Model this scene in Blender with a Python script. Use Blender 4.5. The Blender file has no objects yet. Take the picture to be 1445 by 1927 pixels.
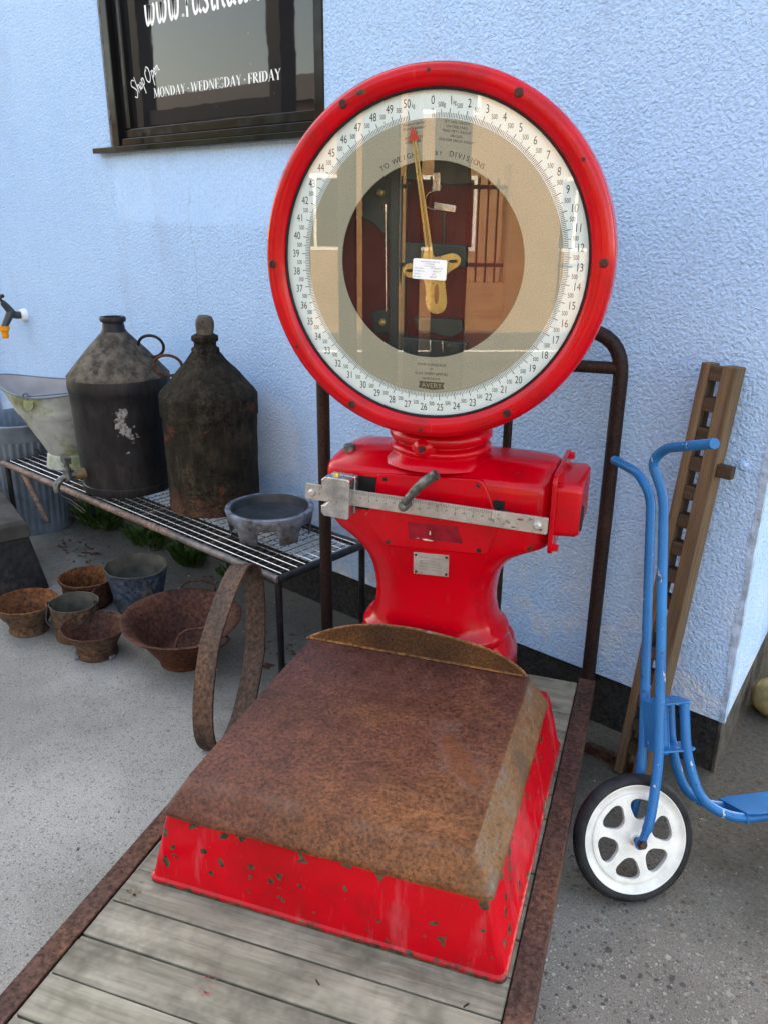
import bpy, math, random
from mathutils import Vector, Matrix
R = math.radians
PI = math.pi
random.seed(7)
scene = bpy.context.scene
COL = scene.collection

# ------------------------------------------------------------------ camera
cam_d = bpy.data.cameras.new('camera')
cam = bpy.data.objects.new('camera', cam_d)
COL.objects.link(cam)
cam_d.sensor_fit = 'VERTICAL'
cam_d.sensor_height = 24.0
cam_d.lens = 24.0 * 1530.0 / 1927.0
cam_d.clip_start = 0.02
cam_d.clip_end = 400.0
_p, _r, _a = R(20.0), R(0.5), R(131.3)
_F = Vector((math.cos(_a) * math.cos(_p), math.sin(_a) * math.cos(_p), -math.sin(_p)))
_R = Vector((math.sin(_a), -math.cos(_a), 0))
_U = _R.cross(_F)
_R2 = _R * math.cos(_r) + _U * math.sin(_r)
_U2 = _R2.cross(_F)
cam.matrix_world = Matrix(((_R2.x, _U2.x, -_F.x, 0), (_R2.y, _U2.y, -_F.y, 0), (_R2.z, _U2.z, -_F.z, 1.5), (0, 0, 0, 1)))
scene.camera = cam

# ------------------------------------------------------------------ light: sun behind the shop, yard in open shade
SUN_EL, SUN_AZ = 40.0, 128.0          # azimuth as a math angle in the xy plane, towards the sun
world = bpy.data.worlds.new('World')
scene.world = world
world.use_nodes = True
wn = world.node_tree
wn.nodes.clear()
sky = wn.nodes.new('ShaderNodeTexSky')
sky.sky_type = 'NISHITA'
sky.sun_disc = False
sky.sun_elevation = R(SUN_EL)
sky.sun_rotation = R(90.0 - SUN_AZ)
sky.air_density = 1.0
sky.dust_density = 2.5
sky.ozone_density = 1.0
bg = wn.nodes.new('ShaderNodeBackground')
bg.inputs['Strength'].default_value = 0.15
wo = wn.nodes.new('ShaderNodeOutputWorld')
wn.links.new(sky.outputs[0], bg.inputs[0])
wn.links.new(bg.outputs[0], wo.inputs[0])
sun_d = bpy.data.lights.new('sun', 'SUN')
sun_d.energy = 2.0
sun_d.angle = R(0.53)
sun_d.color = (1.0, 0.93, 0.84)
sun = bpy.data.objects.new('sun', sun_d)
COL.objects.link(sun)
_sd = Vector((math.cos(R(SUN_AZ)) * math.cos(R(SUN_EL)), math.sin(R(SUN_AZ)) * math.cos(R(SUN_EL)), math.sin(R(SUN_EL))))
sun.rotation_euler = _sd.to_track_quat('Z', 'Y').to_euler()
sun.location = (0, 20, 20)
vs = scene.view_settings
vs.view_transform = 'Standard'
vs.look = 'None'
vs.gamma = 1.0
vs.use_curve_mapping = False
vs.exposure = 3.0
vs.use_white_balance = True            # camera balanced for open shade
vs.white_balance_temperature = 9700
vs.white_balance_tint = 10
scene.cycles.use_denoising = True
scene.cycles.use_adaptive_sampling = True
scene.cycles.adaptive_threshold = 0.02
scene.cycles.max_bounces = 5
scene.cycles.diffuse_bounces = 2
scene.cycles.glossy_bounces = 3
scene.cycles.transparent_max_bounces = 12

# ------------------------------------------------------------------ node helpers
class Mat:
    def __init__(s, name):
        s.m = bpy.data.materials.new(name)
        s.m.use_nodes = True
        s.nt = s.m.node_tree
        s.b = s.nt.nodes['Principled BSDF']
        s.co = s.nt.nodes.new('ShaderNodeTexCoord').outputs['Object']
    def put(s, sock, val):
        if isinstance(val, bpy.types.NodeSocket):
            s.nt.links.new(val, sock)
        elif isinstance(val, (tuple, list)):
            v = list(val)
            if sock.type == 'RGBA' and len(v) == 3:
                v.append(1.0)
            sock.default_value = v
        else:
            sock.default_value = val
    def set(s, **kw):
        for k, val in kw.items():
            s.put(s.b.inputs[k.replace('_', ' ')], val)
        return s
    def node(s, typ, outp=0, attrs=None, **ins):
        n = s.nt.nodes.new(typ)
        for k, val in (attrs or {}).items():
            setattr(n, k, val)
        for k, val in ins.items():
            key = k.replace('_', ' ')
            s.put(n.inputs[int(k[1:])] if k[0] == 'i' and k[1:].isdigit() else n.inputs[key], val)
        return n.outputs[outp]
    def scale(s, sx, sy, sz, co=None, rot=(0, 0, 0), loc=(0, 0, 0)):
        return s.node('ShaderNodeMapping', Vector=co or s.co, Scale=(sx, sy, sz), Rotation=rot, Location=loc)
    def noise(s, scale=5.0, detail=4.0, rough=0.55, co=None, dist=0.0):
        return s.node('ShaderNodeTexNoise', 0, Vector=co or s.co, Scale=scale, Detail=min(detail, 4.0), Roughness=rough, Distortion=dist)
    def vor(s, scale=20.0, outp=0, co=None, feature='F1', rnd=1.0):
        return s.node('ShaderNodeTexVoronoi', outp, {'feature': feature}, Vector=co or s.co, Scale=scale, Randomness=rnd)
    def ramp(s, fac, *stops, interp='LINEAR'):
        n = s.nt.nodes.new('ShaderNodeValToRGB')
        cr = n.color_ramp
        cr.interpolation = interp
        while len(cr.elements) < len(stops):
            cr.elements.new(0.5)
        for e, (p, c) in zip(cr.elements, stops):
            e.position = p
            c = (c, c, c) if isinstance(c, (int, float)) else c
            e.color = (c[0], c[1], c[2], 1)
        s.put(n.inputs[0], fac)
        return n.outputs[0]
    def mix(s, fac, a, b, mode='MIX'):
        n = s.nt.nodes.new('ShaderNodeMix')
        n.data_type = 'RGBA'
        n.blend_type = mode
        s.put(n.inputs[0], fac); s.put(n.inputs[6], a); s.put(n.inputs[7], b)
        return n.outputs[2]
    def math(s, op, a, b=0.0):
        n = s.nt.nodes.new('ShaderNodeMath')
        n.operation = op
        s.put(n.inputs[0], a); s.put(n.inputs[1], b)
        return n.outputs[0]
    def sep(s, co=None):
        n = s.nt.nodes.new('ShaderNodeSeparateXYZ')
        s.put(n.inputs[0], co or s.co)
        return n.outputs
    def bump(s, h, dist=0.002, strength=1.0):
        o = s.node('ShaderNodeBump', 0, Height=h, Distance=dist, Strength=strength)
        s.put(s.b.inputs['Normal'], o)
        return o

def plain(name, col, rough=0.5, metal=0.0, var=0.12, vscale=14.0, bumpd=0.0, bscale=60.0, coat=0.0, spec=None):
    m = Mat(name)
    n = m.noise(vscale, 5)
    dark = tuple(c * (1 - 2.2 * var) for c in col); lite = tuple(min(1, c * (1 + 1.2 * var)) for c in col)
    m.set(Base_Color=m.ramp(n, (0.3, dark), (0.7, lite)), Roughness=m.ramp(m.noise(vscale * 2.3, 4), (0.3, max(0.05, rough - 0.12)), (0.7, min(1, rough + 0.12))), Metallic=metal, Specular_IOR_Level=spec if spec is not None else (0.35 if rough < 0.55 else 0.2))
    if coat:
        m.set(Coat_Weight=coat, Coat_Roughness=0.12)
    if bumpd:
        m.bump(m.noise(bscale, 6, 0.65), bumpd)
    return m.m

def rust(name, dark, mid, bright, fleck=90.0, patch=4.0, rough=0.75, bumpd=0.0012, extra=None, extra_thr=(0.6, 0.7), extra_scale=6.0):
    m = Mat(name)
    big = m.noise(patch, 6, 0.62)
    fine = m.noise(fleck, 5, 0.7)
    base = m.ramp(big, (0.28, dark), (0.52, mid), (0.74, bright))
    spk = m.ramp(fine, (0.34, 0.30), (0.5, 0.95), (0.66, 1.6))
    col = m.mix(1.0, base, spk, 'MULTIPLY')
    pit = m.ramp(m.vor(fleck * 0.9), (0.08, 1.0), (0.26, 0.0))
    pit = m.mix(1.0, pit, m.ramp(m.noise(patch * 3, 3), (0.45, 0.0), (0.6, 1.0)), 'MULTIPLY')
    col = m.mix(pit, col, tuple(c * 0.45 for c in dark))
    if extra is not None:
        e = m.ramp(m.noise(extra_scale, 7, 0.68), (extra_thr[0], 0.0), (extra_thr[1], 1.0))
        col = m.mix(e, col, extra)
    m.set(Base_Color=col, Roughness=rough, Metallic=0.0, Specular_IOR_Level=0.2)
    m.bump(m.math('SUBTRACT', fine, m.math('MULTIPLY', pit, 0.6)), bumpd)
    return m.m

def red_paint(name, chips=0.66, fade=0.0, scale=26.0, edge=False):
    m = Mat(name)
    big = m.noise(3.0, 4)
    col = m.ramp(big, (0.3, (0.44, 0.0009, 0.007)), (0.7, (0.56, 0.0016, 0.011)))
    if fade:
        st = m.noise(6.0, 5, 0.6, m.scale(3.5, 3.5, 0.6))
        col = m.mix(m.ramp(st, (0.55, 0.0), (0.72, fade)), col, (0.50, 0.075, 0.09))
    dirt = m.ramp(m.noise(9.0, 6, 0.7), (0.48, 0.0), (0.75, 0.6))
    col = m.mix(dirt, col, (0.17, 0.004, 0.006))
    scr = m.ramp(m.noise(9.0, 3, 0.5, m.scale(14, 14, 1.2, rot=(0.3, 0.5, 0.2))), (0.70, 0.0), (0.72, 0.35))
    col = m.mix(scr, col, (0.42, 0.05, 0.055))
    vco = m.node('ShaderNodeMix', 1, {'data_type': 'VECTOR'}, i0=0.03, i4=m.co, i5=m.node('ShaderNodeTexNoise', 1, Vector=m.co, Scale=55.0, Detail=2.0))
    vd = m.vor(scale, 0, vco); vc = m.sep(m.vor(scale, 1, vco))
    rad = m.math('MULTIPLY', m.math('MULTIPLY', m.math('GREATER_THAN', vc[0], chips), vc[1]), 0.62)
    cm = m.math('LESS_THAN', vd, rad)
    cm = m.math('MAXIMUM', cm, m.math('GREATER_THAN', m.noise(scale * 1.6, 4, 0.66), 0.70 if fade else 0.745))
    if edge:
        z = m.sep()[2]
        ez = m.ramp(m.math('SUBTRACT', m.math('ADD', z, m.math('MULTIPLY', m.noise(40, 4, 0.7), 0.045)), 0.0), (0.228, 1.0), (0.236, 0.0))
        cm = m.math('MAXIMUM', cm, ez)
    col = m.mix(cm, col, m.ramp(m.noise(60, 3), (0.4, (0.028, 0.024, 0.016)), (0.62, (0.095, 0.065, 0.038))))
    m.set(Base_Color=col, Roughness=m.ramp(m.noise(18, 5), (0.3, 0.12), (0.7, 0.28)), Specular_IOR_Level=0.28)
    h = m.math('SUBTRACT', m.math('MULTIPLY', m.noise(12, 3), 0.5), cm)
    m.bump(h, 0.0009)
    return m.m

# ------------------------------------------------------------------ materials
MT = {}
def ground_material():
    m = Mat('exposed_aggregate_concrete')
    x, y, z = m.sep()[0], m.sep()[1], None
    warp = m.noise(1.2, 4)
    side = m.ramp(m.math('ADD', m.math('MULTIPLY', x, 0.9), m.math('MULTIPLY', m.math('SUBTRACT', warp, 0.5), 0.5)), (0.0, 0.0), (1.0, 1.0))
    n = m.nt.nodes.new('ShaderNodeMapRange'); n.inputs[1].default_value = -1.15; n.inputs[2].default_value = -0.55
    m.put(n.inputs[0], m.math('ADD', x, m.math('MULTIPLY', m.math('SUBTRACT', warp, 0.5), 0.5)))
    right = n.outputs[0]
    # cement matrix
    cem = m.noise(1.7, 6, 0.6)
    grit = m.noise(260.0, 4, 0.7)
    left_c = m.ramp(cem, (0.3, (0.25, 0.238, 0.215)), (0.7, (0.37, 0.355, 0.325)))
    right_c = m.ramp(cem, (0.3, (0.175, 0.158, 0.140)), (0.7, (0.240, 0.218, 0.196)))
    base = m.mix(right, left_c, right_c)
    base = m.mix(1.0, base, m.ramp(grit, (0.3, 0.45), (0.5, 1.0), (0.72, 1.45)), 'MULTIPLY')
    # two sizes of stones
    def stones(scale, rad, pal, keep, base, amt):
        co = m.node('ShaderNodeMix', 1, {'data_type': 'VECTOR'}, i0=0.012, i4=m.co, i5=m.node('ShaderNodeTexNoise', 1, Vector=m.co, Scale=scale * 0.7, Detail=2.0))
        d = m.vor(scale, 0, co); c = m.vor(scale, 1, co)
        cs = m.sep(c)
        inside = m.ramp(d, (rad * 0.82, 1.0), (rad, 0.0))
        sel = m.math('GREATER_THAN', cs[0], keep)
        msk = m.math('MULTIPLY', m.math('MULTIPLY', inside, sel), amt)
        col = m.ramp(cs[1], *pal, interp='CONSTANT')
        return m.mix(msk, base, col), msk
    pal1 = ((0.0, (0.27, 0.24, 0.21)), (0.22, (0.065, 0.060, 0.060)), (0.46, (0.17, 0.105, 0.075)), (0.60, (0.11, 0.105, 0.11)), (0.8, (0.34, 0.31, 0.27)), (0.94, (0.42, 0.40, 0.36)))
    pal2 = ((0.0, (0.26, 0.24, 0.22)), (0.26, (0.085, 0.080, 0.078)), (0.52, (0.40, 0.38, 0.35)), (0.72, (0.15, 0.115, 0.09)), (0.90, (0.46, 0.44, 0.41)))
    amt_r = m.math('ADD', m.math('MULTIPLY', right, 0.55), 0.32)
    c1, m1 = stones(150.0, 0.36, pal2, 0.30, base, m.math('ADD', m.math('MULTIPLY', right, 0.1), 0.75))
    c2, m2 = stones(72.0, 0.38, pal1, 0.60, c1, amt_r)
    c3, m3 = stones(38.0, 0.30, pal1, 0.84, c2, m.math('ADD', m.math('MULTIPLY', right, 0.7), 0.15))
    chips = m.ramp(m.vor(95.0), (0.045, 1.0), (0.075, 0.0))
    c3 = m.mix(m.math('MULTIPLY', chips, m.math('SUBTRACT', 0.5, m.math('MULTIPLY', right, 0.38))), c3, (0.72, 0.70, 0.66))
    stain = m.ramp(m.noise(0.9, 7, 0.65), (0.40, 0.72), (0.6, 1.0))
    c3 = m.mix(1.0, c3, stain, 'MULTIPLY')
    # damp, mossy dirt along the wall; shade under the shelf is painted in too
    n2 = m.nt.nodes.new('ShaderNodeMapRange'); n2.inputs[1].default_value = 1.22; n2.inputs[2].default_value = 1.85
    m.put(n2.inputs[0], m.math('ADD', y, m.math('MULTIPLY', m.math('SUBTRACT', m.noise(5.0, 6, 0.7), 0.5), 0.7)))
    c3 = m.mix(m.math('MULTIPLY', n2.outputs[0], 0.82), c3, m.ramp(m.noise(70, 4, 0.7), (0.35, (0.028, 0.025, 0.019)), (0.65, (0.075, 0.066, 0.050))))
    m.set(Base_Color=c3, Roughness=0.86, Specular_IOR_Level=0.2)
    h = m.math('ADD', m.math('MULTIPLY', grit, 0.5), m.math('ADD', m.math('MULTIPLY', m1, 0.3), m.math('MULTIPLY', m2, 0.7)))
    m.bump(h, 0.0022)
    return m.m
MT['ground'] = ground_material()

def wall_material():
    m = Mat('pale_blue_roughcast_render')
    xyz = m.sep()
    st1 = m.noise(102.0, 3, 0.55, dist=0.4)
    st2 = m.noise(150.0, 2, 0.5)
    lo = m.noise(1.3, 5, 0.6)
    col = m.ramp(lo, (0.25, (0.335, 0.54, 0.82)), (0.75, (0.40, 0.61, 0.88)))
    col = m.mix(1.0, col, m.ramp(st1, (0.32, 0.86), (0.6, 1.04)), 'MULTIPLY')  # stipple hollows coloured darker, putting relief shading into the paint
    # paint loss and efflorescence near the ground, with ragged shape
    n = m.nt.nodes.new('ShaderNodeMapRange'); n.inputs[1].default_value = 0.62; n.inputs[2].default_value = 0.18
    m.put(n.inputs[0], xyz[2])
    pe = m.math('MULTIPLY', m.ramp(m.noise(7.5, 8, 0.72), (0.49, 0.0), (0.57, 0.9)), n.outputs[0])
    col = m.mix(pe, col, m.ramp(m.noise(40, 4), (0.35, (0.42, 0.52, 0.64)), (0.65, (0.66, 0.74, 0.84))))
    # salt bloom patch right of the second can
    dx = m.math('MULTIPLY', m.math('ADD', xyz[0], 2.42), 2.9)
    dz = m.math('MULTIPLY', m.math('SUBTRACT', xyz[2], 0.66), 2.6)
    rr = m.math('SQRT', m.math('ADD', m.math('MULTIPLY', dx, dx), m.math('MULTIPLY', dz, dz)))
    bl = m.ramp(m.math('ADD', rr, m.math('MULTIPLY', m.math('SUBTRACT', m.noise(18, 6, 0.7), 0.5), 0.55)), (0.34, 0.5), (0.52, 0.0))
    col = m.mix(bl, col, (0.62, 0.72, 0.85))
    # thin grime
    g = m.ramp(m.noise(3.2, 8, 0.7, m.scale(1, 1, 0.45)), (0.56, 0.0), (0.80, 0.35))
    col = m.mix(g, col, (0.27, 0.33, 0.45))
    cw = m.math('ADD', xyz[0], m.math('MULTIPLY', m.math('SUBTRACT', m.noise(3.5, 4, 0.7), 0.5), 0.16))
    crk = m.math('MULTIPLY', m.math('LESS_THAN', m.math('ABSOLUTE', m.math('ADD', cw, 2.86)), 0.0022), m.math('MULTIPLY', m.math('GREATER_THAN', xyz[2], 0.9), m.math('LESS_THAN', xyz[2], 1.62)))
    col = m.mix(m.math('MULTIPLY', crk, 0.35), col, (0.16, 0.22, 0.32))
    drp = m.ramp(m.noise(5.0, 4, 0.6, m.scale(5, 5, 0.35)), (0.60, 0.0), (0.78, 0.3))
    col = m.mix(drp, col, (0.24, 0.36, 0.55))
    # smoother trowelled strip below the window
    s = m.math('MULTIPLY', m.math('MULTIPLY', m.math('LESS_THAN', xyz[2], 1.735), m.math('GREATER_THAN', m.math('ADD', xyz[2], m.math('MULTIPLY', m.noise(4, 3), 0.12)), 1.52)),
               m.math('MULTIPLY', m.math('GREATER_THAN', xyz[0], -3.40), m.math('LESS_THAN', xyz[0], -2.08)))
    keep = m.math('SUBTRACT', 1.0, m.math('MULTIPLY', s, 0.7))
    m.set(Base_Color=col, Roughness=0.8, Specular_IOR_Level=0.25)
    h = m.math('ADD', m.math('MULTIPLY', st1, 1.0), m.math('MULTIPLY', st2, 0.35))
    m.bump(m.math('MULTIPLY', h, keep), 0.0095)
    return m.m
MT['wall'] = wall_material()

def plinth_material():
    m = Mat('black_bitumen_plinth')
    col = m.ramp(m.noise(60, 6, 0.7), (0.35, (0.010, 0.010, 0.011)), (0.7, (0.045, 0.043, 0.042)))
    col = m.mix(m.ramp(m.noise(5, 6, 0.7), (0.52, 0.0), (0.72, 0.6)), col, (0.035, 0.042, 0.022))
    m.set(Base_Color=col, Roughness=0.75, Specular_IOR_Level=0.2)
    m.bump(m.noise(80, 5, 0.65), 0.006)
    return m.m
MT['plinth'] = plinth_material()
MT['bare_plinth'] = plain('weathered_cement_plinth', (0.095, 0.085, 0.074), 0.9, 0, 0.3, 16, 0.008, 60)
MT['reveal'] = plain('grey_cement_reveal', (0.36, 0.35, 0.34), 0.9, 0, 0.2, 40, 0.006, 120)
MT['red'] = red_paint('red_enamel', 0.992, 0.0, 40.0)
MT['red_base'] = red_paint('chipped_red_enamel', 0.77, 0.6, 47.0, True)
MT['red_in'] = plain('dark_red_interior_paint', (0.20, 0.012, 0.016), 0.5, 0, 0.1)
def platform_mat():
    m = Mat('rusted_platform_sheet')
    x, y, z = m.sep()
    big = m.noise(2.4, 6, 0.6)
    fine = m.noise(120.0, 5, 0.7)
    med = m.noise(26.0, 6, 0.68)
    # purplish towards the back left, orange towards the front right, ragged
    n = m.nt.nodes.new('ShaderNodeMapRange'); n.inputs[1].default_value = -0.15; n.inputs[2].default_value = 0.85
    m.put(n.inputs[0], m.math('ADD', m.math('ADD', m.math('MULTIPLY', x, 0.75), m.math('MULTIPLY', y, -0.75)), m.math('MULTIPLY', m.math('SUBTRACT', big, 0.5), 1.1)))
    col = m.ramp(n.outputs[0], (0.0, (0.062, 0.021, 0.017)), (0.40, (0.100, 0.032, 0.020)), (0.68, (0.150, 0.052, 0.021)), (1.0, (0.215, 0.080, 0.023)))
    col = m.mix(1.0, col, m.ramp(med, (0.32, 0.74), (0.5, 0.98), (0.68, 1.22)), 'MULTIPLY')
    col = m.mix(1.0, col, m.ramp(fine, (0.36, 0.44), (0.5, 0.97), (0.66, 1.5)), 'MULTIPLY')
    ora = m.math('MULTIPLY', m.ramp(m.noise(55, 4, 0.7), (0.56, 0.0), (0.66, 1.0)), n.outputs[0])
    col = m.mix(m.math('MULTIPLY', ora, 0.45), col, (0.24, 0.088, 0.024))
    st_ = m.ramp(m.noise(3.3, 4, 0.6, m.scale(1, 1.6, 1)), (0.38, 0.76), (0.52, 1.0), (0.68, 1.18))
    col = m.mix(1.0, col, st_, 'MULTIPLY')
    # sloping right flank: orange stain and bare grey
    r_ = m.nt.nodes.new('ShaderNodeMapRange'); r_.inputs[1].default_value = -0.143; r_.inputs[2].default_value = -0.134
    m.put(r_.inputs[0], m.math('ADD', x, m.math('MULTIPLY', m.math('SUBTRACT', m.noise(14, 5, 0.7), 0.5), 0.02)))
    fl = m.ramp(m.noise(11, 7, 0.7, m.scale(1, 0.7, 1)), (0.34, (0.085, 0.036, 0.016)), (0.48, (0.165, 0.066, 0.02)), (0.60, (0.125, 0.085, 0.06)), (0.70, (0.18, 0.175, 0.165)))
    fl = m.mix(1.0, fl, m.ramp(fine, (0.36, 0.6), (0.6, 1.15)), 'MULTIPLY')
    col = m.mix(m.math('MULTIPLY', r_.outputs[0], 0.9), col, fl)
    # rubbed bare along the front bend and around a scrape
    fr = m.math('ABSOLUTE', m.math('ADD', y, 1.036))
    rub = m.math('MULTIPLY', m.ramp(fr, (0.0, 1.0), (0.020, 0.0)), m.ramp(m.noise(9, 5, 0.65), (0.48, 0.0), (0.62, 1.0)))
    col = m.mix(m.math('MULTIPLY', rub, 0.16), col, (0.26, 0.19, 0.17))
    px = m.math('MULTIPLY', m.math('ADD', m.math('ADD', x, 0.225), m.math('MULTIPLY', m.math('ADD', y, 0.78), 0.55)), 16.0)
    py = m.math('MULTIPLY', m.math('ADD', y, 0.78), 6.5)
    dd = m.math('ADD', m.math('SQRT', m.math('ADD', m.math('MULTIPLY', px, px), m.math('MULTIPLY', py, py))), m.math('MULTIPLY', m.math('SUBTRACT', m.noise(16, 5, 0.7), 0.5), 1.6))
    col = m.mix(m.ramp(dd, (0.50, 0.0), (0.66, 0.14), (0.90, 0.0)), col, (0.17, 0.14, 0.125))
    col = m.mix(m.ramp(dd, (0.40, 0.5), (0.6, 0.0)), col, (0.15, 0.048, 0.018))
    pit = m.ramp(m.vor(95.0), (0.10, 1.0), (0.26, 0.0))
    pit = m.mix(1.0, pit, m.ramp(m.noise(7, 3), (0.42, 0.0), (0.58, 1.0)), 'MULTIPLY')
    col = m.mix(m.math('MULTIPLY', pit, 0.75), col, (0.055, 0.020, 0.014))
    m.set(Base_Color=col, Roughness=m.ramp(med, (0.3, 0.38), (0.7, 0.62)), Specular_IOR_Level=0.3)
    m.bump(m.math('SUBTRACT', m.math('ADD', fine, m.math('MULTIPLY', med, 0.8)), m.math('MULTIPLY', pit, 0.6)), 0.0018)
    return m.m
MT['platform'] = platform_mat()
MT['platform_edge'] = rust('rusted_platform_edge', (0.09, 0.042, 0.026), (0.20, 0.082, 0.030), (0.33, 0.13, 0.04), 90.0, 5.0, 0.6, 0.001, (0.30, 0.29, 0.28), (0.62, 0.74), 7.0)
MT['backplate'] = rust('orange_brown_rust_plate', (0.036, 0.017, 0.010), (0.082, 0.034, 0.014), (0.145, 0.062, 0.020), 160.0, 5.0, 0.7, 0.0006)
MT['rail'] = rust('brown_scaled_rail_rust', (0.042, 0.022, 0.018), (0.076, 0.035, 0.026), (0.12, 0.052, 0.030), 95.0, 4.0, 0.72, 0.0016)
MT['tube'] = rust('dark_rusty_tube', (0.012, 0.0075, 0.0075), (0.022, 0.011, 0.010), (0.042, 0.019, 0.013), 120.0, 5.0, 0.55, 0.0008)
MT['strap'] = rust('pitted_iron_strap', (0.030, 0.021, 0.019), (0.064, 0.034, 0.025), (0.12, 0.058, 0.032), 75.0, 7.0, 0.62, 0.0022)
MT['pot_rust'] = rust('orange_pot_rust', (0.068, 0.024, 0.012), (0.14, 0.048, 0.017), (0.215, 0.080, 0.026), 70.0, 7.0, 0.78, 0.0014, (0.20, 0.17, 0.14), (0.60, 0.72), 9.0)
MT['pot_dark'] = rust('brown_pot_rust', (0.040, 0.015, 0.011), (0.074, 0.027, 0.017), (0.115, 0.043, 0.022), 70.0, 5.0, 0.72, 0.0012)
MT['pot_grey'] = rust('grey_and_brown_pot_rust', (0.045, 0.034, 0.027), (0.090, 0.056, 0.038), (0.15, 0.074, 0.038), 60.0, 8.0, 0.8, 0.0016)
MT['bluebucket'] = rust('flaking_blue_paint', (0.026, 0.036, 0.055), (0.055, 0.075, 0.11), (0.11, 0.11, 0.11), 45.0, 9.0, 0.6, 0.0014, (0.15, 0.12, 0.09), (0.55, 0.68), 8.0)
MT['bucket_in'] = plain('grimy_bucket_inside', (0.085, 0.078, 0.064), 0.85, 0, 0.25, 16, 0.002, 60)
def can_mat():
    m = Mat('black_grimy_can')
    x, y, z = m.sep()
    n = m.noise(6, 4, 0.62)
    col = m.ramp(n, (0.3, (0.0055, 0.006, 0.0085)), (0.55, (0.0095, 0.0095, 0.0115)), (0.75, (0.026, 0.022, 0.019)))
    col = m.mix(1.0, col, m.ramp(m.noise(40, 4, 0.7, m.scale(1, 1, 0.25)), (0.35, 0.6), (0.65, 1.7)), 'MULTIPLY')
    rough_edge = m.math('MULTIPLY', m.math('SUBTRACT', m.noise(26, 4, 0.7), 0.5), 0.16)
    msk = None
    for (cx, cy, cz, r_, sz) in ((0.166, -0.106, 0.315, 0.022, 0.55), (0.160, -0.115, 0.355, 0.011, 1.0), (0.180, -0.078, 0.262, 0.013, 0.8), (0.186, -0.06, 0.285, 0.010, 1.5), (0.177, -0.075, 0.205, 0.009, 1.0)):
        dx, dy, dz = m.math('SUBTRACT', x, cx), m.math('SUBTRACT', y, cy), m.math('MULTIPLY', m.math('SUBTRACT', z, cz), sz)
        d = m.math('SQRT', m.math('ADD', m.math('ADD', m.math('MULTIPLY', dx, dx), m.math('MULTIPLY', dy, dy)), m.math('MULTIPLY', dz, dz)))
        k_ = m.math('LESS_THAN', m.math('ADD', d, rough_edge), r_)
        msk = k_ if msk is None else m.math('MAXIMUM', msk, k_)
    col = m.mix(msk, col, m.ramp(m.noise(90, 3), (0.4, (0.085, 0.085, 0.083)), (0.6, (0.27, 0.265, 0.255))))
    m.set(Base_Color=col, Roughness=m.ramp(n, (0.3, 0.38), (0.7, 0.62)), Specular_IOR_Level=0.25)
    m.bump(m.math('ADD', m.noise(50, 4), m.math('MULTIPLY', msk, -0.4)), 0.0012)
    return m.m
MT['can_black'] = can_mat()
MT['can_cone'] = rust('dusty_brown_can_top', (0.045, 0.038, 0.031), (0.078, 0.064, 0.051), (0.11, 0.092, 0.074), 26.0, 7.0, 0.78, 0.0009, (0.5, 0.49, 0.46), (0.74, 0.755), 14.0)
def caked():
    m = Mat('cracked_caked_tar')
    v = m.node('ShaderNodeTexVoronoi', 0, {'feature': 'DISTANCE_TO_EDGE'}, Vector=m.node('ShaderNodeMix', 1, {'data_type': 'VECTOR'}, i0=0.20, i4=m.co, i5=m.node('ShaderNodeTexNoise', 1, Vector=m.co, Scale=14.0, Detail=4.0)), Scale=27.0)
    crack = m.mix(1.0, m.ramp(v, (0.0, 1.0), (0.07, 0.0)), m.ramp(m.noise(6, 4), (0.45, 0.0), (0.6, 1.0)), 'MULTIPLY')
    n = m.noise(9, 7, 0.7)
    col = m.ramp(n, (0.3, (0.013, 0.011, 0.008)), (0.55, (0.032, 0.026, 0.018)), (0.75, (0.062, 0.050, 0.036)))
    col = m.mix(1.0, col, m.ramp(m.noise(34, 4, 0.72, m.scale(1, 1, 0.3)), (0.32, 0.45), (0.5, 0.95), (0.68, 1.7)), 'MULTIPLY')
    col = m.mix(m.math('MULTIPLY', crack, 0.5), col, (0.012, 0.011, 0.010))
    e = m.ramp(m.noise(6.5, 6, 0.65), (0.60, 0.0), (0.65, 0.9))
    col = m.mix(e, col, (0.115, 0.038, 0.024))
    z = m.sep()[2]
    nn = m.nt.nodes.new('ShaderNodeMapRange'); nn.inputs[1].default_value = 0.16; nn.inputs[2].default_value = 0.02
    m.put(nn.inputs[0], m.math('ADD', z, m.math('MULTIPLY', m.noise(11, 5), 0.12)))
    col = m.mix(m.math('MULTIPLY', nn.outputs[0], 0.85), col, m.ramp(m.noise(30, 4), (0.35, (0.10, 0.04, 0.028)), (0.65, (0.19, 0.09, 0.055))))
    m.set(Base_Color=col, Roughness=0.88, Specular_IOR_Level=0.15)
    streak = m.noise(30, 4, 0.7, m.scale(1, 1, 0.18))
    m.bump(m.math('ADD', m.math('SUBTRACT', m.math('MULTIPLY', m.noise(42, 7, 0.75), 1.5), crack), m.math('MULTIPLY', streak, 0.8)), 0.012)
    return m.m
MT['can_caked'] = caked()
def scuttle_mat():
    m = Mat('galvanised_steel_with_algae')
    z = m.sep()[2]
    base = m.ramp(m.noise(16, 6, 0.6), (0.3, (0.30, 0.33, 0.325)), (0.7, (0.42, 0.455, 0.45)))
    al = m.ramp(m.noise(6.0, 7, 0.7), (0.47, 0.0), (0.60, 1.0))
    col = m.mix(m.math('MULTIPLY', al, 0.8), base, m.ramp(m.noise(40, 4), (0.35, (0.10, 0.125, 0.02)), (0.65, (0.22, 0.26, 0.06))))
    m.set(Base_Color=col, Roughness=0.62, Metallic=0.15)
    m.bump(m.noise(50, 5), 0.0006)
    return m.m
MT['scuttle'] = scuttle_mat()
MT['scuttle_in'] = plain('dull_zinc_inside', (0.40, 0.365, 0.37), 0.7, 0.1, 0.1, 8, 0.0006, 40)
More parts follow.
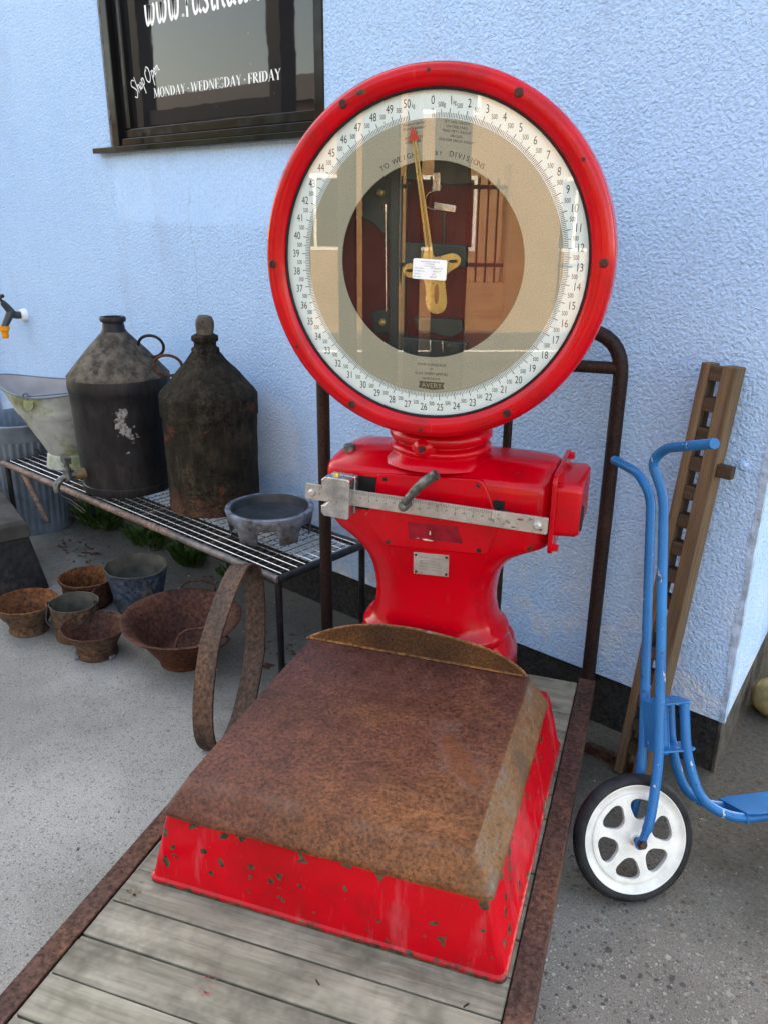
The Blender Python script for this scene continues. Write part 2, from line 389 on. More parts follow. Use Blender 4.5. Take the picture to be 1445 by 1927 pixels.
MT['zinc'] = plain('weathered_zinc', (0.16, 0.20, 0.25), 0.5, 0.35, 0.18, 9, 0.0006, 60)
MT['trivet'] = rust('grey_blue_painted_iron', (0.095, 0.115, 0.15), (0.14, 0.165, 0.21), (0.18, 0.20, 0.22), 22.0, 7.0, 0.5, 0.0006, (0.14, 0.10, 0.06), (0.60, 0.72), 9.0)
MT['trivet_in'] = plain('dark_pan_inside', (0.030, 0.034, 0.040), 0.42, 0, 0.25, 14, 0.001, 50)
MT['box'] = rust('dark_soot_box', (0.006, 0.006, 0.007), (0.011, 0.0105, 0.012), (0.026, 0.023, 0.021), 40.0, 5.0, 0.6, 0.001)
MT['box_lid'] = plain('grey_dusty_lid', (0.052, 0.048, 0.045), 0.85, 0, 0.2, 10, 0.001, 60)
MT['shelf_rail'] = rust('pinkish_rusted_pipe', (0.10, 0.07, 0.06), (0.165, 0.108, 0.092), (0.24, 0.17, 0.145), 90.0, 9.0, 0.55, 0.0006)
MT['shelf_black'] = plain('black_chipped_enamel', (0.014, 0.015, 0.018), 0.38, 0, 0.35, 40, 0.0006, 90)
MT['wire'] = plain('bright_zinc_wire', (0.55, 0.56, 0.57), 0.3, 0.85, 0.12, 30)
MT['wire_dark'] = plain('dull_grey_wire', (0.10, 0.10, 0.105), 0.45, 0.5, 0.2, 30)
MT['steel'] = plain('brushed_steel', (0.50, 0.50, 0.49), 0.36, 0.75, 0.10, 30, 0.0003, 120)
MT['chrome'] = plain('dulled_chrome', (0.52, 0.53, 0.54), 0.22, 0.92, 0.2, 26, 0.0006, 60)
MT['iron_green'] = plain('dark_green_cast_iron', (0.018, 0.030, 0.030), 0.45, 0, 0.15, 14)
MT['lever'] = plain('tarnished_lever_metal', (0.13, 0.14, 0.135), 0.42, 0.7, 0.3, 40, 0.0006, 90)
MT['screw'] = plain('dark_screw_head', (0.055, 0.028, 0.024), 0.5, 0.5, 0.2, 60)
MT['black'] = plain('black_rubber', (0.012, 0.012, 0.013), 0.6, 0, 0.2, 20)
MT['ink'] = plain('black_print', (0.018, 0.018, 0.02), 0.6, 0, 0.05)
MT['white_dial'] = plain('pale_dial_enamel', (0.70, 0.79, 0.80), 0.45, 0, 0.02, 4)
def tan_mat():
    m = Mat('speckled_gold_dial_paint')
    col = m.ramp(m.noise(420, 3, 0.6), (0.35, (0.235, 0.220, 0.168)), (0.65, (0.365, 0.345, 0.270)))
    m.set(Base_Color=col, Roughness=0.5, Metallic=0.0, Specular_IOR_Level=0.3)
    return m.m
MT['tan'] = tan_mat()
MT['brass'] = plain('lacquered_brass', (0.50, 0.36, 0.13), 0.34, 0.7, 0.1, 20)
MT['red_tip'] = plain('red_pointer_tip', (0.50, 0.035, 0.02), 0.5, 0, 0.05)
MT['paper'] = plain('white_paper', (0.78, 0.80, 0.82), 0.6, 0, 0.02)
MT['white_ink'] = plain('white_vinyl_lettering', (0.80, 0.82, 0.83), 0.5, 0, 0.02)
MT['pale_scrape'] = plain('pale_bare_primer', (0.62, 0.50, 0.44), 0.7, 0, 0.15, 60)
MT['label_red'] = plain('old_label_glue_patch', (0.26, 0.006, 0.018), 0.6, 0, 0.2, 30)
MT['blue'] = red_paint('tmp')
def blue_paint():
    m = Mat('bright_blue_gloss_paint')
    col = m.ramp(m.noise(8, 4), (0.3, (0.0, 0.105, 0.29)), (0.7, (0.0, 0.150, 0.39)))
    ch = m.ramp(m.noise(48, 5, 0.6, m.scale(1, 1, 0.5)), (0.665, 0.0), (0.68, 1.0))
    col = m.mix(ch, col, (0.42, 0.45, 0.47))
    dk = m.ramp(m.noise(33, 5, 0.62), (0.64, 0.0), (0.70, 0.8))
    col = m.mix(dk, col, (0.012, 0.05, 0.11))
    m.set(Base_Color=col, Roughness=0.22, Specular_IOR_Level=0.2)
    m.bump(m.math('SUBTRACT', m.math('MULTIPLY', m.noise(40, 3), 0.3), ch), 0.0005)
    return m.m
bpy.data.materials.remove(MT['blue'])
MT['blue'] = blue_paint()
MT['wheel_white'] = plain('off_white_wheel_paint', (0.68, 0.68, 0.65), 0.35, 0, 0.10, 22, 0.0003, 60, 0.2)
MT['tyre'] = plain('worn_black_tyre', (0.020, 0.021, 0.024), 0.62, 0, 0.3, 24, 0.0008, 120)
def wood(name, c1, c2, axis, rough=0.8, gs=1.0, weather=0.0):
    m = Mat(name)
    sc = [22.0 * gs] * 3
    sc[axis] = 1.4 * gs
    oi = m.node('ShaderNodeObjectInfo', 5)
    off = m.node('ShaderNodeCombineXYZ', 0, X=m.math('MULTIPLY', oi, 13.7), Y=m.math('MULTIPLY', oi, 7.1), Z=m.math('MULTIPLY', oi, 3.3))
    co = m.node('ShaderNodeVectorMath', 0, {'operation': 'ADD'}, i0=m.co, i1=off)
    cg = m.scale(*sc, co=co)
    g = m.noise(1.0, 7, 0.66, cg, 0.5)
    g2 = m.noise(4.0, 4, 0.6, cg)
    col = m.ramp(g, (0.28, c1), (0.72, c2))
    col = m.mix(1.0, col, m.ramp(g2, (0.32, 0.74), (0.5, 0.98), (0.7, 1.14)), 'MULTIPLY')
    col = m.mix(1.0, col, m.ramp(oi, (0.0, 0.84), (1.0, 1.12)), 'MULTIPLY')
    if weather:
        w = m.ramp(m.noise(5, 7, 0.7, co), (0.50, 0.0), (0.72, weather))
        col = m.mix(w, col, tuple(min(1, 1.5 * c) for c in c2))
        d = m.ramp(m.noise(7, 7, 0.72, co), (0.47, 0.0), (0.70, 0.75))
        col = m.mix(d, col, tuple(0.42 * c for c in c1))
    m.set(Base_Color=col, Roughness=rough, Specular_IOR_Level=0.15)
    m.bump(m.math('ADD', m.math('MULTIPLY', g2, 0.8), g), 0.0034)
    return m.m
MT['deck'] = wood('silvered_deck_timber', (0.172, 0.151, 0.114), (0.295, 0.264, 0.207), 0, 0.85, 1.0, 0.5)
MT['oak'] = wood('brown_oak', (0.070, 0.044, 0.028), (0.155, 0.102, 0.062), 2, 0.75, 1.0)
MT['oak_dark'] = wood('dark_oak', (0.036, 0.024, 0.016), (0.078, 0.050, 0.032), 0, 0.8, 1.0)
MT['pvc_black'] = plain('black_window_frame', (0.007, 0.007, 0.008), 0.14, 0, 0.1, 8, spec=0.14)
MT['tap'] = plain('grey_plastic_tap', (0.035, 0.040, 0.044), 0.4, 0, 0.12)
MT['orange'] = plain('orange_plastic', (0.80, 0.26, 0.012), 0.4, 0, 0.05)
MT['weed'] = plain('weed_leaves', (0.032, 0.070, 0.012), 0.6, 0, 0.3, 30)
MT['straw'] = plain('dry_stalks', (0.27, 0.23, 0.18), 0.8, 0, 0.2, 30)
MT['dead_leaf'] = plain('dead_leaves', (0.11, 0.042, 0.02), 0.8, 0, 0.35, 30)
MT['gold'] = plain('gold_painted_stone', (0.34, 0.27, 0.12), 0.5, 0.0, 0.25, 14, 0.005, 24)
MT['cream'] = plain('cream_painted_stone', (0.55, 0.52, 0.36), 0.8, 0, 0.15, 10, 0.004, 40)

def glass_mat():
    m = Mat('dial_glass')
    m.nt.nodes.remove(m.b)
    out = [n for n in m.nt.nodes if n.type == 'OUTPUT_MATERIAL'][0]
    ge = m.nt.nodes.new('ShaderNodeNewGeometry')       # both faces of a thin pane, Schlick
    dn = m.nt.nodes.new('ShaderNodeVectorMath'); dn.operation = 'DOT_PRODUCT'
    m.put(dn.inputs[0], ge.outputs['Normal']); m.put(dn.inputs[1], ge.outputs['Incoming'])
    cth = m.math('ABSOLUTE', dn.outputs['Value'])
    sch = m.math('ADD', 0.043, m.math('MULTIPLY', m.math('POWER', m.math('SUBTRACT', 1.0, cth), 5.0), 0.957))
    fac = m.math('MINIMUM', m.math('MULTIPLY', sch, 2.0), 1.0)
    tr = m.node('ShaderNodeBsdfTransparent', 0, Color=(0.95, 0.97, 0.96))
    gl = m.node('ShaderNodeBsdfGlossy', 0, Roughness=0.0, Color=(1, 1, 1))
    m.put(out.inputs[0], m.node('ShaderNodeMixShader', 0, i0=fac, i1=tr, i2=gl))
    return m.m
MT['glass'] = glass_mat()
def pane_mat():
    m = Mat('black_backed_window_glass')
    m.set(Base_Color=(0.012, 0.012, 0.014), Roughness=0.02, IOR=1.5)
    m.bump(m.noise(7.0, 2, 0.5), 0.0008, 0.25)
    sp = m.ramp(m.vor(30.0), (0.035, 1.0), (0.05, 0.0))
    m.set(Base_Color=m.mix(m.math('MULTIPLY', sp, m.ramp(m.noise(6, 3), (0.5, 0.0), (0.6, 1.0))), (0.012, 0.012, 0.014), (0.4, 0.4, 0.38)))
    return m.m
MT['pane'] = pane_mat()
def brick_mat(name, c1, c2, mortar):
    m = Mat(name)
    gm = m.nt.nodes.new('ShaderNodeNewGeometry')
    s = m.sep(gm.outputs['Position'])
    co = m.node('ShaderNodeCombineXYZ', 0, X=m.math('ADD', s[0], s[1]), Y=s[2], Z=0.0)
    n = m.nt.nodes.new('ShaderNodeTexBrick')
    m.put(n.inputs['Vector'], co)
    for k, val in (('Color1', c1), ('Color2', c2), ('Mortar', mortar), ('Scale', 1.0), ('Mortar Size', 0.006), ('Brick Width', 0.225), ('Row Height', 0.075)):
        m.put(n.inputs[k], val)
    m.set(Base_Color=n.outputs[0], Roughness=0.85)
    return m.m
MT['brick'] = brick_mat('orange_brick', (0.38, 0.24, 0.13), (0.31, 0.185, 0.095), (0.28, 0.25, 0.2))
MT['brick2'] = brick_mat('brown_brick', (0.22, 0.13, 0.085), (0.17, 0.10, 0.07), (0.2, 0.18, 0.15))
MT['asphalt'] = plain('asphalt', (0.06, 0.058, 0.055), 0.85, 0, 0.15, 8, 0.002, 200)
MT['line'] = plain('road_paint', (0.72, 0.72, 0.70), 0.7, 0, 0.1, 20)
MT['gate'] = plain('dark_gate_paint', (0.016, 0.020, 0.022), 0.5, 0, 0.15)
MT['hedge'] = plain('green_fence_paint', (0.045, 0.11, 0.03), 0.7, 0, 0.2)
MT['roof'] = plain('grey_slate', (0.10, 0.10, 0.105), 0.8, 0, 0.1)

# ------------------------------------------------------------------ mesh helpers
class MB:
    def __init__(s):
        s.v = []; s.f = []
    def add(s, vs_, fs_):
        o = len(s.v)
        s.v += [tuple(p) for p in vs_]
        s.f += [tuple(i + o for i in f) for f in fs_]
        return s
    def box(s, x0, x1, y0, y1, z0, z1, M=None):
        p = [(x0, y0, z0), (x1, y0, z0), (x1, y1, z0), (x0, y1, z0), (x0, y0, z1), (x1, y0, z1), (x1, y1, z1), (x0, y1, z1)]
        if M is not None:
            p = [tuple(M @ Vector(q)) for q in p]
        return s.add(p, [(0, 3, 2, 1), (4, 5, 6, 7), (0, 1, 5, 4), (1, 2, 6, 5), (2, 3, 7, 6), (3, 0, 4, 7)])
    def loft(s, rings, cap0=True, cap1=True, closed=True):
        n = len(rings[0]); vs_ = []; fs_ = []
        for r in rings:
            vs_ += list(r)
        for i in range(len(rings) - 1):
            for j in range(n if closed else n - 1):
                k = (j + 1) % n
                fs_.append((i * n + j, i * n + k, (i + 1) * n + k, (i + 1) * n + j))
        if cap0: fs_.append(tuple(range(n - 1, -1, -1)))
        if cap1: fs_.append(tuple((len(rings) - 1) * n + j for j in range(n)))
        return s.add(vs_, fs_)
    def lathe(s, prof, n=48, M=None, wob=None, closed=False):
        """prof: (r, z) pairs; about local z, M maps to place"""
        rings = []
        for r, z in prof:
            ring = []
            for j in range(n):
                t = 2 * PI * j / n
                k = 1.0 if wob is None else wob(t, z)
                p = Vector((r * k * math.cos(t), r * k * math.sin(t), z))
                ring.append(tuple(M @ p) if M is not None else tuple(p))
            rings.append(ring)
        if closed:
            rings.append(rings[0])
        return s.loft(rings, not closed and prof[0][0] > 1e-6 and False, False)
    def disc(s, r, z, n=32, M=None):
        ring = [Vector((r * math.cos(2 * PI * j / n), r * math.sin(2 * PI * j / n), z)) for j in range(n)]
        return s.add([tuple(M @ p) if M is not None else tuple(p) for p in ring], [tuple(range(n))])
    def cyl(s, a, b, r0, r1=None, n=16, caps=True):
        return s.tube([a, b], [r0, r0 if r1 is None else r1], n, caps)
    def tube(s, path, r, n=10, caps=True, flat=None):
        P = [Vector(p) for p in path]
        rr = r if isinstance(r, (list, tuple)) else [r] * len(P)
        T = []
        for i in range(len(P)):
            a = P[max(0, i - 1)]; b = P[min(len(P) - 1, i + 1)]
            T.append((b - a).normalized())
        ref = Vector((0, 0, 1)) if abs(T[0].z) < 0.9 else Vector((1, 0, 0))
        N = (ref - T[0] * ref.dot(T[0])).normalized()
        rings = []
        for i in range(len(P)):
            N = (N - T[i] * N.dot(T[i]))
            N.normalize()
            B = T[i].cross(N)
            rings.append([tuple(P[i] + (N * math.cos(2 * PI * j / n) + B * math.sin(2 * PI * j / n)) * rr[i]) for j in range(n)])
        return s.loft(rings, caps, caps)
    def prism(s, pts, axis, a0, a1, M=None):
        """pts: 2D outline; axis: 'x','y','z' extrusion axis from a0 to a1"""
        def P(p, a):
            q = {'y': (p[0], a, p[1]), 'x': (a, p[0], p[1]), 'z': (p[0], p[1], a)}[axis]
            return tuple(M @ Vector(q)) if M is not None else q
        return s.loft([[P(p, a0) for p in pts], [P(p, a1) for p in pts]])

def make(name, mb, mat, parent=None, smooth=35.0, bevel=0.0, loc=None, rot=None, seg=2, fix=True):
    me = bpy.data.meshes.new(name)
    me.from_pydata(mb.v, [], mb.f)
    me.validate()
    if fix:
        import bmesh
        bm = bmesh.new(); bm.from_mesh(me)
        bmesh.ops.remove_doubles(bm, verts=bm.verts, dist=1e-6)
        bmesh.ops.recalc_face_normals(bm, faces=bm.faces)
        bm.to_mesh(me); bm.free()
    me.materials.append(MT[mat] if isinstance(mat, str) else mat)
    o = bpy.data.objects.new(name, me)
    COL.objects.link(o)
    if parent is not None: o.parent = parent
    if loc is not None: o.location = loc
    if rot is not None: o.rotation_euler = rot
    if smooth:
        me.shade_smooth()
        me.set_sharp_from_angle(angle=R(smooth))
    if bevel:
        b = o.modifiers.new('bevel', 'BEVEL')
        b.width = bevel; b.segments = seg; b.limit_method = 'ANGLE'; b.angle_limit = R(30)
        b.harden_normals = False
    return o

def thing(name, label, cat, loc=(0, 0, 0), rz=0.0, group=None):
    o = bpy.data.objects.new(name, None)
    COL.objects.link(o)
    o.location = loc; o.rotation_euler = (0, 0, rz)
    o.empty_display_size = 0.05
    return tag(o, label, cat, group)
def tag(o, label, cat, group=None):
    o['label'] = label; o['category'] = cat
    if group: o['group'] = group
    return o
def struct(o):
    o['kind'] = 'structure'
    return o

def smooth_path(pts, k=8):
    P = [Vector(p) for p in pts]
    out = []
    for i in range(len(P) - 1):
        p0 = P[max(0, i - 1)]; p1 = P[i]; p2 = P[i + 1]; p3 = P[min(len(P) - 1, i + 2)]
        for j in range(k):
            t = j / k
            out.append(0.5 * ((2 * p1) + (p2 - p0) * t + (2 * p0 - 5 * p1 + 4 * p2 - p3) * t * t + (3 * p1 - p0 - 3 * p2 + p3) * t ** 3))
    out.append(P[-1])
    return [tuple(p) for p in out]

def fillet_path(pts, rad, k=6):
    P = [Vector(p) for p in pts]
    out = [tuple(P[0])]
    for i in range(1, len(P) - 1):
        a = (P[i - 1] - P[i]); b = (P[i + 1] - P[i])
        d = min(rad, a.length * 0.49, b.length * 0.49)
        A = P[i] + a.normalized() * d; B = P[i] + b.normalized() * d
        for j in range(k + 1):
            t = j / k
            out.append(tuple(A * (1 - t) ** 2 + P[i] * 2 * t * (1 - t) + B * t * t))
    out.append(tuple(P[-1]))
    return out

def rrect(x0, x1, y0, y1, r, n=5):
    pts = []
    for cx, cy, a0 in ((x1 - r, y1 - r, 0), (x0 + r, y1 - r, 90), (x0 + r, y0 + r, 180), (x1 - r, y0 + r, 270)):
        for j in range(n + 1):
            t = R(a0 + 90.0 * j / n)
            pts.append((cx + r * math.cos(t), cy + r * math.sin(t)))
    return pts

# ------------------------------------------------------------------ lettering
_tc = {}
def text_geo(body):
    if body in _tc: return _tc[body]
    cu = bpy.data.curves.new('t', 'FONT')
    cu.body = body; cu.size = 1.0; cu.align_x = 'CENTER'; cu.resolution_u = 3
    o = bpy.data.objects.new('t', cu)
    COL.objects.link(o)
    dg = bpy.context.evaluated_depsgraph_get()
    ev = o.evaluated_get(dg)
    me = ev.to_mesh()
    g = ([tuple(v.co) for v in me.vertices], [tuple(p.vertices) for p in me.polygons])
    ev.to_mesh_clear()
    bpy.data.objects.remove(o); bpy.data.curves.remove(cu)
    _tc[body] = g
    return g
def put_text(mb, body, size, fn, xs=1.0, shear=0.0, width=None):
    """fn(x, y) -> 3D; centred on x, y from baseline; size = cap height"""
    vs_, fs_ = text_geo(body)
    if not vs_: return
    k = size / 0.70
    if width is not None:
        w = max(p[0] for p in vs_) - min(p[0] for p in vs_)
        xs = width / (w * k)
    mb.add([fn((p[0] * xs + p[1] * shear) * k, p[1] * k) for p in vs_], fs_)

def ribbon(mb, pts, w, fn, smooth=True, k=5):
    """flat stroke of width w along 2D pts, mapped by fn(x, y)"""
    P = [Vector((p[0], p[1], 0)) for p in (smooth_path([(a, b, 0) for a, b in pts], k) if smooth and len(pts) > 2 else [(a, b, 0) for a, b in pts])]
    L = []; Rr = []
    for i, p in enumerate(P):
        t = (P[min(i + 1, len(P) - 1)] - P[max(i - 1, 0)])
        if t.length < 1e-9: t = Vector((1, 0, 0))
        t.normalize(); n = Vector((-t.y, t.x, 0))
        ext = -t * w * 0.3 if i == 0 else (t * w * 0.3 if i == len(P) - 1 else Vector((0, 0, 0)))
        L.append(p + ext + n * w / 2); Rr.append(p + ext - n * w / 2)
    vs_ = [fn(p.x, p.y) for p in L] + [fn(p.x, p.y) for p in Rr]
    n = len(P)
    mb.add(vs_, [(i, i + 1, n + i + 1, n + i) for i in range(n - 1)])

def serif_glyphs():
    """condensed high-contrast capitals, cap height 1: glyph -> (width, [polygons])"""
    T, t, sv = 0.15, 0.045, 0.035
    def bar(x0, x1, y0, y1): return [(x0, y0), (x1, y0), (x1, y1), (x0, y1)]
    def stem(x, w=T): return [bar(x - w / 2, x + w / 2, 0, 1), bar(x - w / 2 - 0.05, x + w / 2 + 0.05, 0, sv), bar(x - w / 2 - 0.05, x + w / 2 + 0.05, 1 - sv, 1)]
    def diag(xa, ya, xb, yb, w): return [(xa - w / 2, ya), (xa + w / 2, ya), (xb + w / 2, yb), (xb - w / 2, yb)]
    def ser(x, y, w=0.11): return bar(x - w, x + w, 0 if y == 0 else 1 - sv, sv if y == 0 else 1)
    def arc(cx, cy, rx, ry, ix, iy, a0, a1, n=14):
        out = []
        for j in range(n):
            p = []
            for q, (x_, y_) in ((j, (rx, ry)), (j + 1, (rx, ry)), (j + 1, (ix, iy)), (j, (ix, iy))):
                a = R(a0 + (a1 - a0) * q / n)
                p.append((cx + x_ * math.cos(a), cy + y_ * math.sin(a)))
            out.append(p)
        return out
    G = {}
    G['M'] = (0.86, [diag(0.10, 0, 0.13, 1, t), diag(0.16, 1, 0.43, 0.05, T * 0.9), diag(0.43, 0.05, 0.70, 1, t), diag(0.76, 0, 0.73, 1, T), ser(0.10, 0), ser(0.76, 0, 0.13), ser(0.10, 1, 0.09), ser(0.77, 1, 0.09)])
    G['O'] = (0.70, arc(0.35, 0.5, 0.33, 0.52, 0.19, 0.47, 0, 360, 28))
    G['N'] = (0.74, [diag(0.12, 0, 0.12, 1, t), diag(0.62, 0, 0.62, 1, t), diag(0.13, 1, 0.60, 0, T), ser(0.12, 0), ser(0.62, 1), ser(0.08, 1, 0.08)])
    G['D'] = (0.70, stem(0.15) + arc(0.20, 0.5, 0.47, 0.5, 0.32, 0.46, -90, 90))
    G['A'] = (0.70, [diag(0.09, 0, 0.34, 1, t), diag(0.58, 0, 0.35, 1, T), bar(0.18, 0.5, 0.30, 0.34), ser(0.09, 0, 0.09), ser(0.58, 0, 0.12)])
    G['Y'] = (0.66, [bar(0.27, 0.42, 0, 0.48), diag(0.345, 0.44, 0.10, 1, T * 0.95), diag(0.36, 0.44, 0.58, 1, t), ser(0.345, 0, 0.13), ser(0.10, 1, 0.11), ser(0.58, 1, 0.08)])
    G['W'] = (1.0, [diag(0.30, 0, 0.10, 1, T * 0.9), diag(0.30, 0, 0.47, 1, t), diag(0.68, 0, 0.48, 1, T * 0.9), diag(0.68, 0, 0.90, 1, t), ser(0.10, 1, 0.11), ser(0.48, 1, 0.11), ser(0.90, 1, 0.08)])
    G['E'] = (0.58, stem(0.15) + [bar(0.15, 0.52, 0, sv), bar(0.15, 0.50, 1 - sv, 1), bar(0.15, 0.42, 0.50, 0.54), diag(0.50, 0, 0.52, 0.24, t), diag(0.49, 0.80, 0.48, 1, t), bar(0.39, 0.43, 0.42, 0.62)])
    G['F'] = (0.54, stem(0.15) + [bar(0.15, 0.50, 1 - sv, 1), bar(0.15, 0.42, 0.48, 0.52), diag(0.49, 0.78, 0.48, 1, t), bar(0.39, 0.43, 0.40, 0.60)])
    G['I'] = (0.30, stem(0.15))
    G['R'] = (0.68, stem(0.15) + arc(0.20, 0.74, 0.36, 0.26, 0.22, 0.22, -90, 90) + [diag(0.60, 0, 0.30, 0.50, T), ser(0.61, 0, 0.09)])
    G['S'] = (0.52, arc(0.26, 0.75, 0.20, 0.265, 0.145, 0.215, 20, 200, 10) + [[(0.07, 0.80), (0.05, 0.66), (0.46, 0.36), (0.49, 0.22), (0.36, 0.30), (0.13, 0.58)]] + arc(0.26, 0.245, 0.22, 0.265, 0.15, 0.215, -160, 20, 10))
    G['.'] = (0.34, arc(0.17, 0.46, 0.085, 0.085, 0.001, 0.001, 0, 360, 12))
    return G
def put_serif(mb, body, cap, width, fn):
    G = serif_glyphs()
    tot = sum(G[c][0] if c != ' ' else 0.16 for c in body) + 0.02 * len(body)
    kx = width / tot
    x = 0.0
    for c in body:
        if c == ' ':
            x += 0.18; continue
        w, polys = G[c]
        for q in polys:
            mb.add([fn((x + a) * kx, b * cap) for a, b in q], [tuple(range(len(q)))])
        x += w + 0.02

# ================================================================== SETTING
gmb = MB()
gmb.add([(-90, -90, 0), (90, -90, 0), (90, 90, 0), (-90, 90, 0)], [(0, 1, 2, 3)])
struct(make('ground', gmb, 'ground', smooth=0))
rd = MB(); rd.add([(-60, -7.9, 0.004), (60, -7.9, 0.004), (60, -1.9, 0.004), (-60, -1.9, 0.004)], [(0, 1, 2, 3)])  # near strip is unseen asphalt, added to cut light bounced off the ground
struct(make('road_with_added_strip', rd, 'asphalt', smooth=0))
ln = MB(); ln.add([(-30, -6.55, 0.008), (30, -6.2, 0.008), (30, -6.08, 0.008), (-30, -6.43, 0.008)], [(0, 1, 2, 3)])
struct(make('road_marking', ln, 'line', smooth=0))

# ------------------------------------------------------------------ shop building
YW, XC = 2.08, -0.56
WX0, WX1, WZ0, WZ1 = -3.40, -2.10, 1.765, 2.75       # window opening
shop = thing('shop_building', 'pale blue roughcast shop wall with black plinth behind the red scale', 'building', (0, 0, 0))
wl = MB()
H, XL, YB = 4.6, -14.0, 9.0
XB = XC - 0.134 * (YB - YW)                            # far end of the return wall
Z0 = 0.178
def quad(mb, a, b, c, d): mb.add([a, b, c, d], [(0, 1, 2, 3)])
for (x0, x1, z0, z1) in ((XL, WX0, Z0, H), (WX0, WX1, Z0, WZ0), (WX0, WX1, WZ1, H), (WX1, XC, Z0, H)):
    quad(wl, (x0, YW, z0), (x1, YW, z0), (x1, YW, z1), (x0, YW, z1))
quad(wl, (XC, YW, Z0), (XB, YB, Z0), (XB, YB, H), (XC, YW, H))
quad(wl, (XL, YW, Z0), (XC, YW, Z0), (XB, YB, Z0), (XL, YB, Z0))
quad(wl, (XL, YW, H), (XC, YW, H), (XB, YB, H), (XL, YB, H))
quad(wl, (XL, YB, Z0), (XB, YB, Z0), (XB, YB, H), (XL, YB, H))
quad(wl, (XL, YW, Z0), (XL, YB, Z0), (XL, YB, H), (XL, YW, H))
make('wall', wl, 'wall', shop, smooth=0, fix=True)
pb = MB(); pb.prism([(XL, YW + 0.014), (XC - 0.018, YW + 0.014), (XB - 0.018, YB - 0.02), (XL, YB - 0.02)], 'z', -0.05, Z0 - 0.002)
make('plinth', pb, 'plinth', shop, smooth=0)
pe = MB(); pe.prism([(XC - 0.0165, YW + 0.012), (XC - 0.008, YW + 0.012), (XB - 0.008, YB - 0.03), (XB - 0.0165, YB - 0.03)], 'z', -0.05, Z0 - 0.003)
make('plinth_return', pe, 'bare_plinth', shop, smooth=0)
# crumbled arris at the corner of the render
ar = MB()
prev = None
rings = []
for i in range(27):
    z = 0.178 + i * 0.06
    w = 0.010 + 0.012 * random.random()
    rings.append([(XC - w, YW - 0.001 - 0.002 * random.random(), z), (XC + 0.003 * random.random(), YW - 0.004 * random.random(), z), (XC + 0.002 - 0.134 * w, YW + w * 1.2, z)])
ar.loft(rings, True, True, True)
make('worn_corner', ar, plain('cracked_corner_render', (0.37, 0.50, 0.66), 0.9, 0, 0.2, 24, 0.006, 60), shop, smooth=60)
for (dx, dz, r_) in ((-0.62, 0.915, 0.014),):
    bl = MB(); bl.lathe([(0.0001, 0.010), (r_ * 0.6, 0.008), (r_, 0.0)], 14, Matrix.Translation((dx, YW, dz)) @ Matrix.Rotation(R(90), 4, 'X'))
    make('render_blob', bl, 'wall', shop)

# window
win = MB()
D = 0.055
for (x0, x1, z0, z1) in ((WX0, WX0 + 0.004, WZ0, WZ1), (WX1 - 0.004, WX1, WZ0, WZ1)):
    win.box(x0, x1, YW + 0.002, YW + D + 0.08, z0, z1)
win.box(WX0 + 0.004, WX1 - 0.004, YW + 0.002, YW + D + 0.08, WZ1 - 0.004, WZ1)
window = make('window', win, 'reveal', shop, smooth=0)
fx0, fx1, fz0 = WX0 + 0.028, WX1 - 0.002, WZ0 + 0.004
fm = MB(); fm.box(fx0, fx0 + 0.042, YW - 0.006, YW + 0.10, fz0, WZ1 - 0.005)
make('frame_side', fm, 'pvc_black', window, smooth=0, bevel=0.003)
fm = MB(); fm.box(fx1 - 0.042, fx1, YW - 0.004, YW + 0.10, fz0, WZ1 - 0.005)
make('frame_side', fm, 'pvc_black', window, smooth=0, bevel=0.003)
fm = MB(); fm.box(fx0 + 0.043, fx1 - 0.043, YW + 0.004, YW + 0.10, fz0, fz0 + 0.028)
make('frame_bottom', fm, 'pvc_black', window, smooth=0, bevel=0.003)
fm = MB(); fm.box(fx0 + 0.043, fx1 - 0.043, YW + 0.018, YW + 0.10, fz0 + 0.030, fz0 + 0.064)
make('sash_bottom', fm, 'pvc_black', window, smooth=0, bevel=0.003)
fm = MB(); fm.box(fx0 + 0.043, fx0 + 0.098, YW + 0.018, YW + 0.10, fz0 + 0.065, WZ1 - 0.005)
make('sash_side', fm, 'pvc_black', window, smooth=0, bevel=0.004)
fm = MB(); fm.box(fx0 + 0.099, fx1 - 0.044, YW + 0.040, YW + 0.046, fz0 + 0.065, WZ1 - 0.005)
make('glass_pane', fm, 'pane', window, smooth=0)
sl = MB(); sl.box(WX0 - 0.085, WX1 + 0.05, YW - 0.040, YW + 0.05, WZ0 - 0.022, WZ0 - 0.001)
make('sill', sl, 'pvc_black', window, smooth=0, bevel=0.002)
yt = YW + 0.0397
lt = MB(); put_serif(lt, 'MONDAY . WEDNESDAY . FRIDAY', 0.035, 0.762, lambda x, y: (-3.112 + x, yt, 1.940 + y))
make('opening_days_lettering', lt, 'white_ink', window, smooth=0, fix=False)
# handwritten "Shop Open"
def scr(mb, strokes, ox, oz, sc, ang, w):
    ca, sa = math.cos(ang), math.sin(ang)
    for st in strokes:
        ribbon(mb, st, w / sc, lambda x, y: (ox + sc * (x * ca - y * sa), yt, oz + sc * (x * sa + y * ca)))
S_ = [[(0.62, 1.15), (0.35, 1.35), (0.12, 1.05), (0.40, 0.60), (0.52, 0.25), (0.28, -0.10), (0.02, 0.12)]]
h_ = [[(0.78, 1.30), (0.74, 0.6), (0.70, 0.0), (0.80, 0.45), (0.95, 0.55), (1.0, 0.2), (1.04, 0.0)]]
o_ = [[(1.30, 0.5), (1.14, 0.35), (1.16, 0.05), (1.32, 0.05), (1.38, 0.35), (1.28, 0.52)]]
p_ = [[(1.55, 0.6), (1.52, 0.0), (1.48, -0.6)], [(1.54, 0.35), (1.70, 0.58), (1.82, 0.35), (1.70, 0.05), (1.54, 0.12)]]
so = MB()
scr(so, S_ + h_ + o_ + p_, -3.243, 1.948, 0.050, R(32), 0.0042)
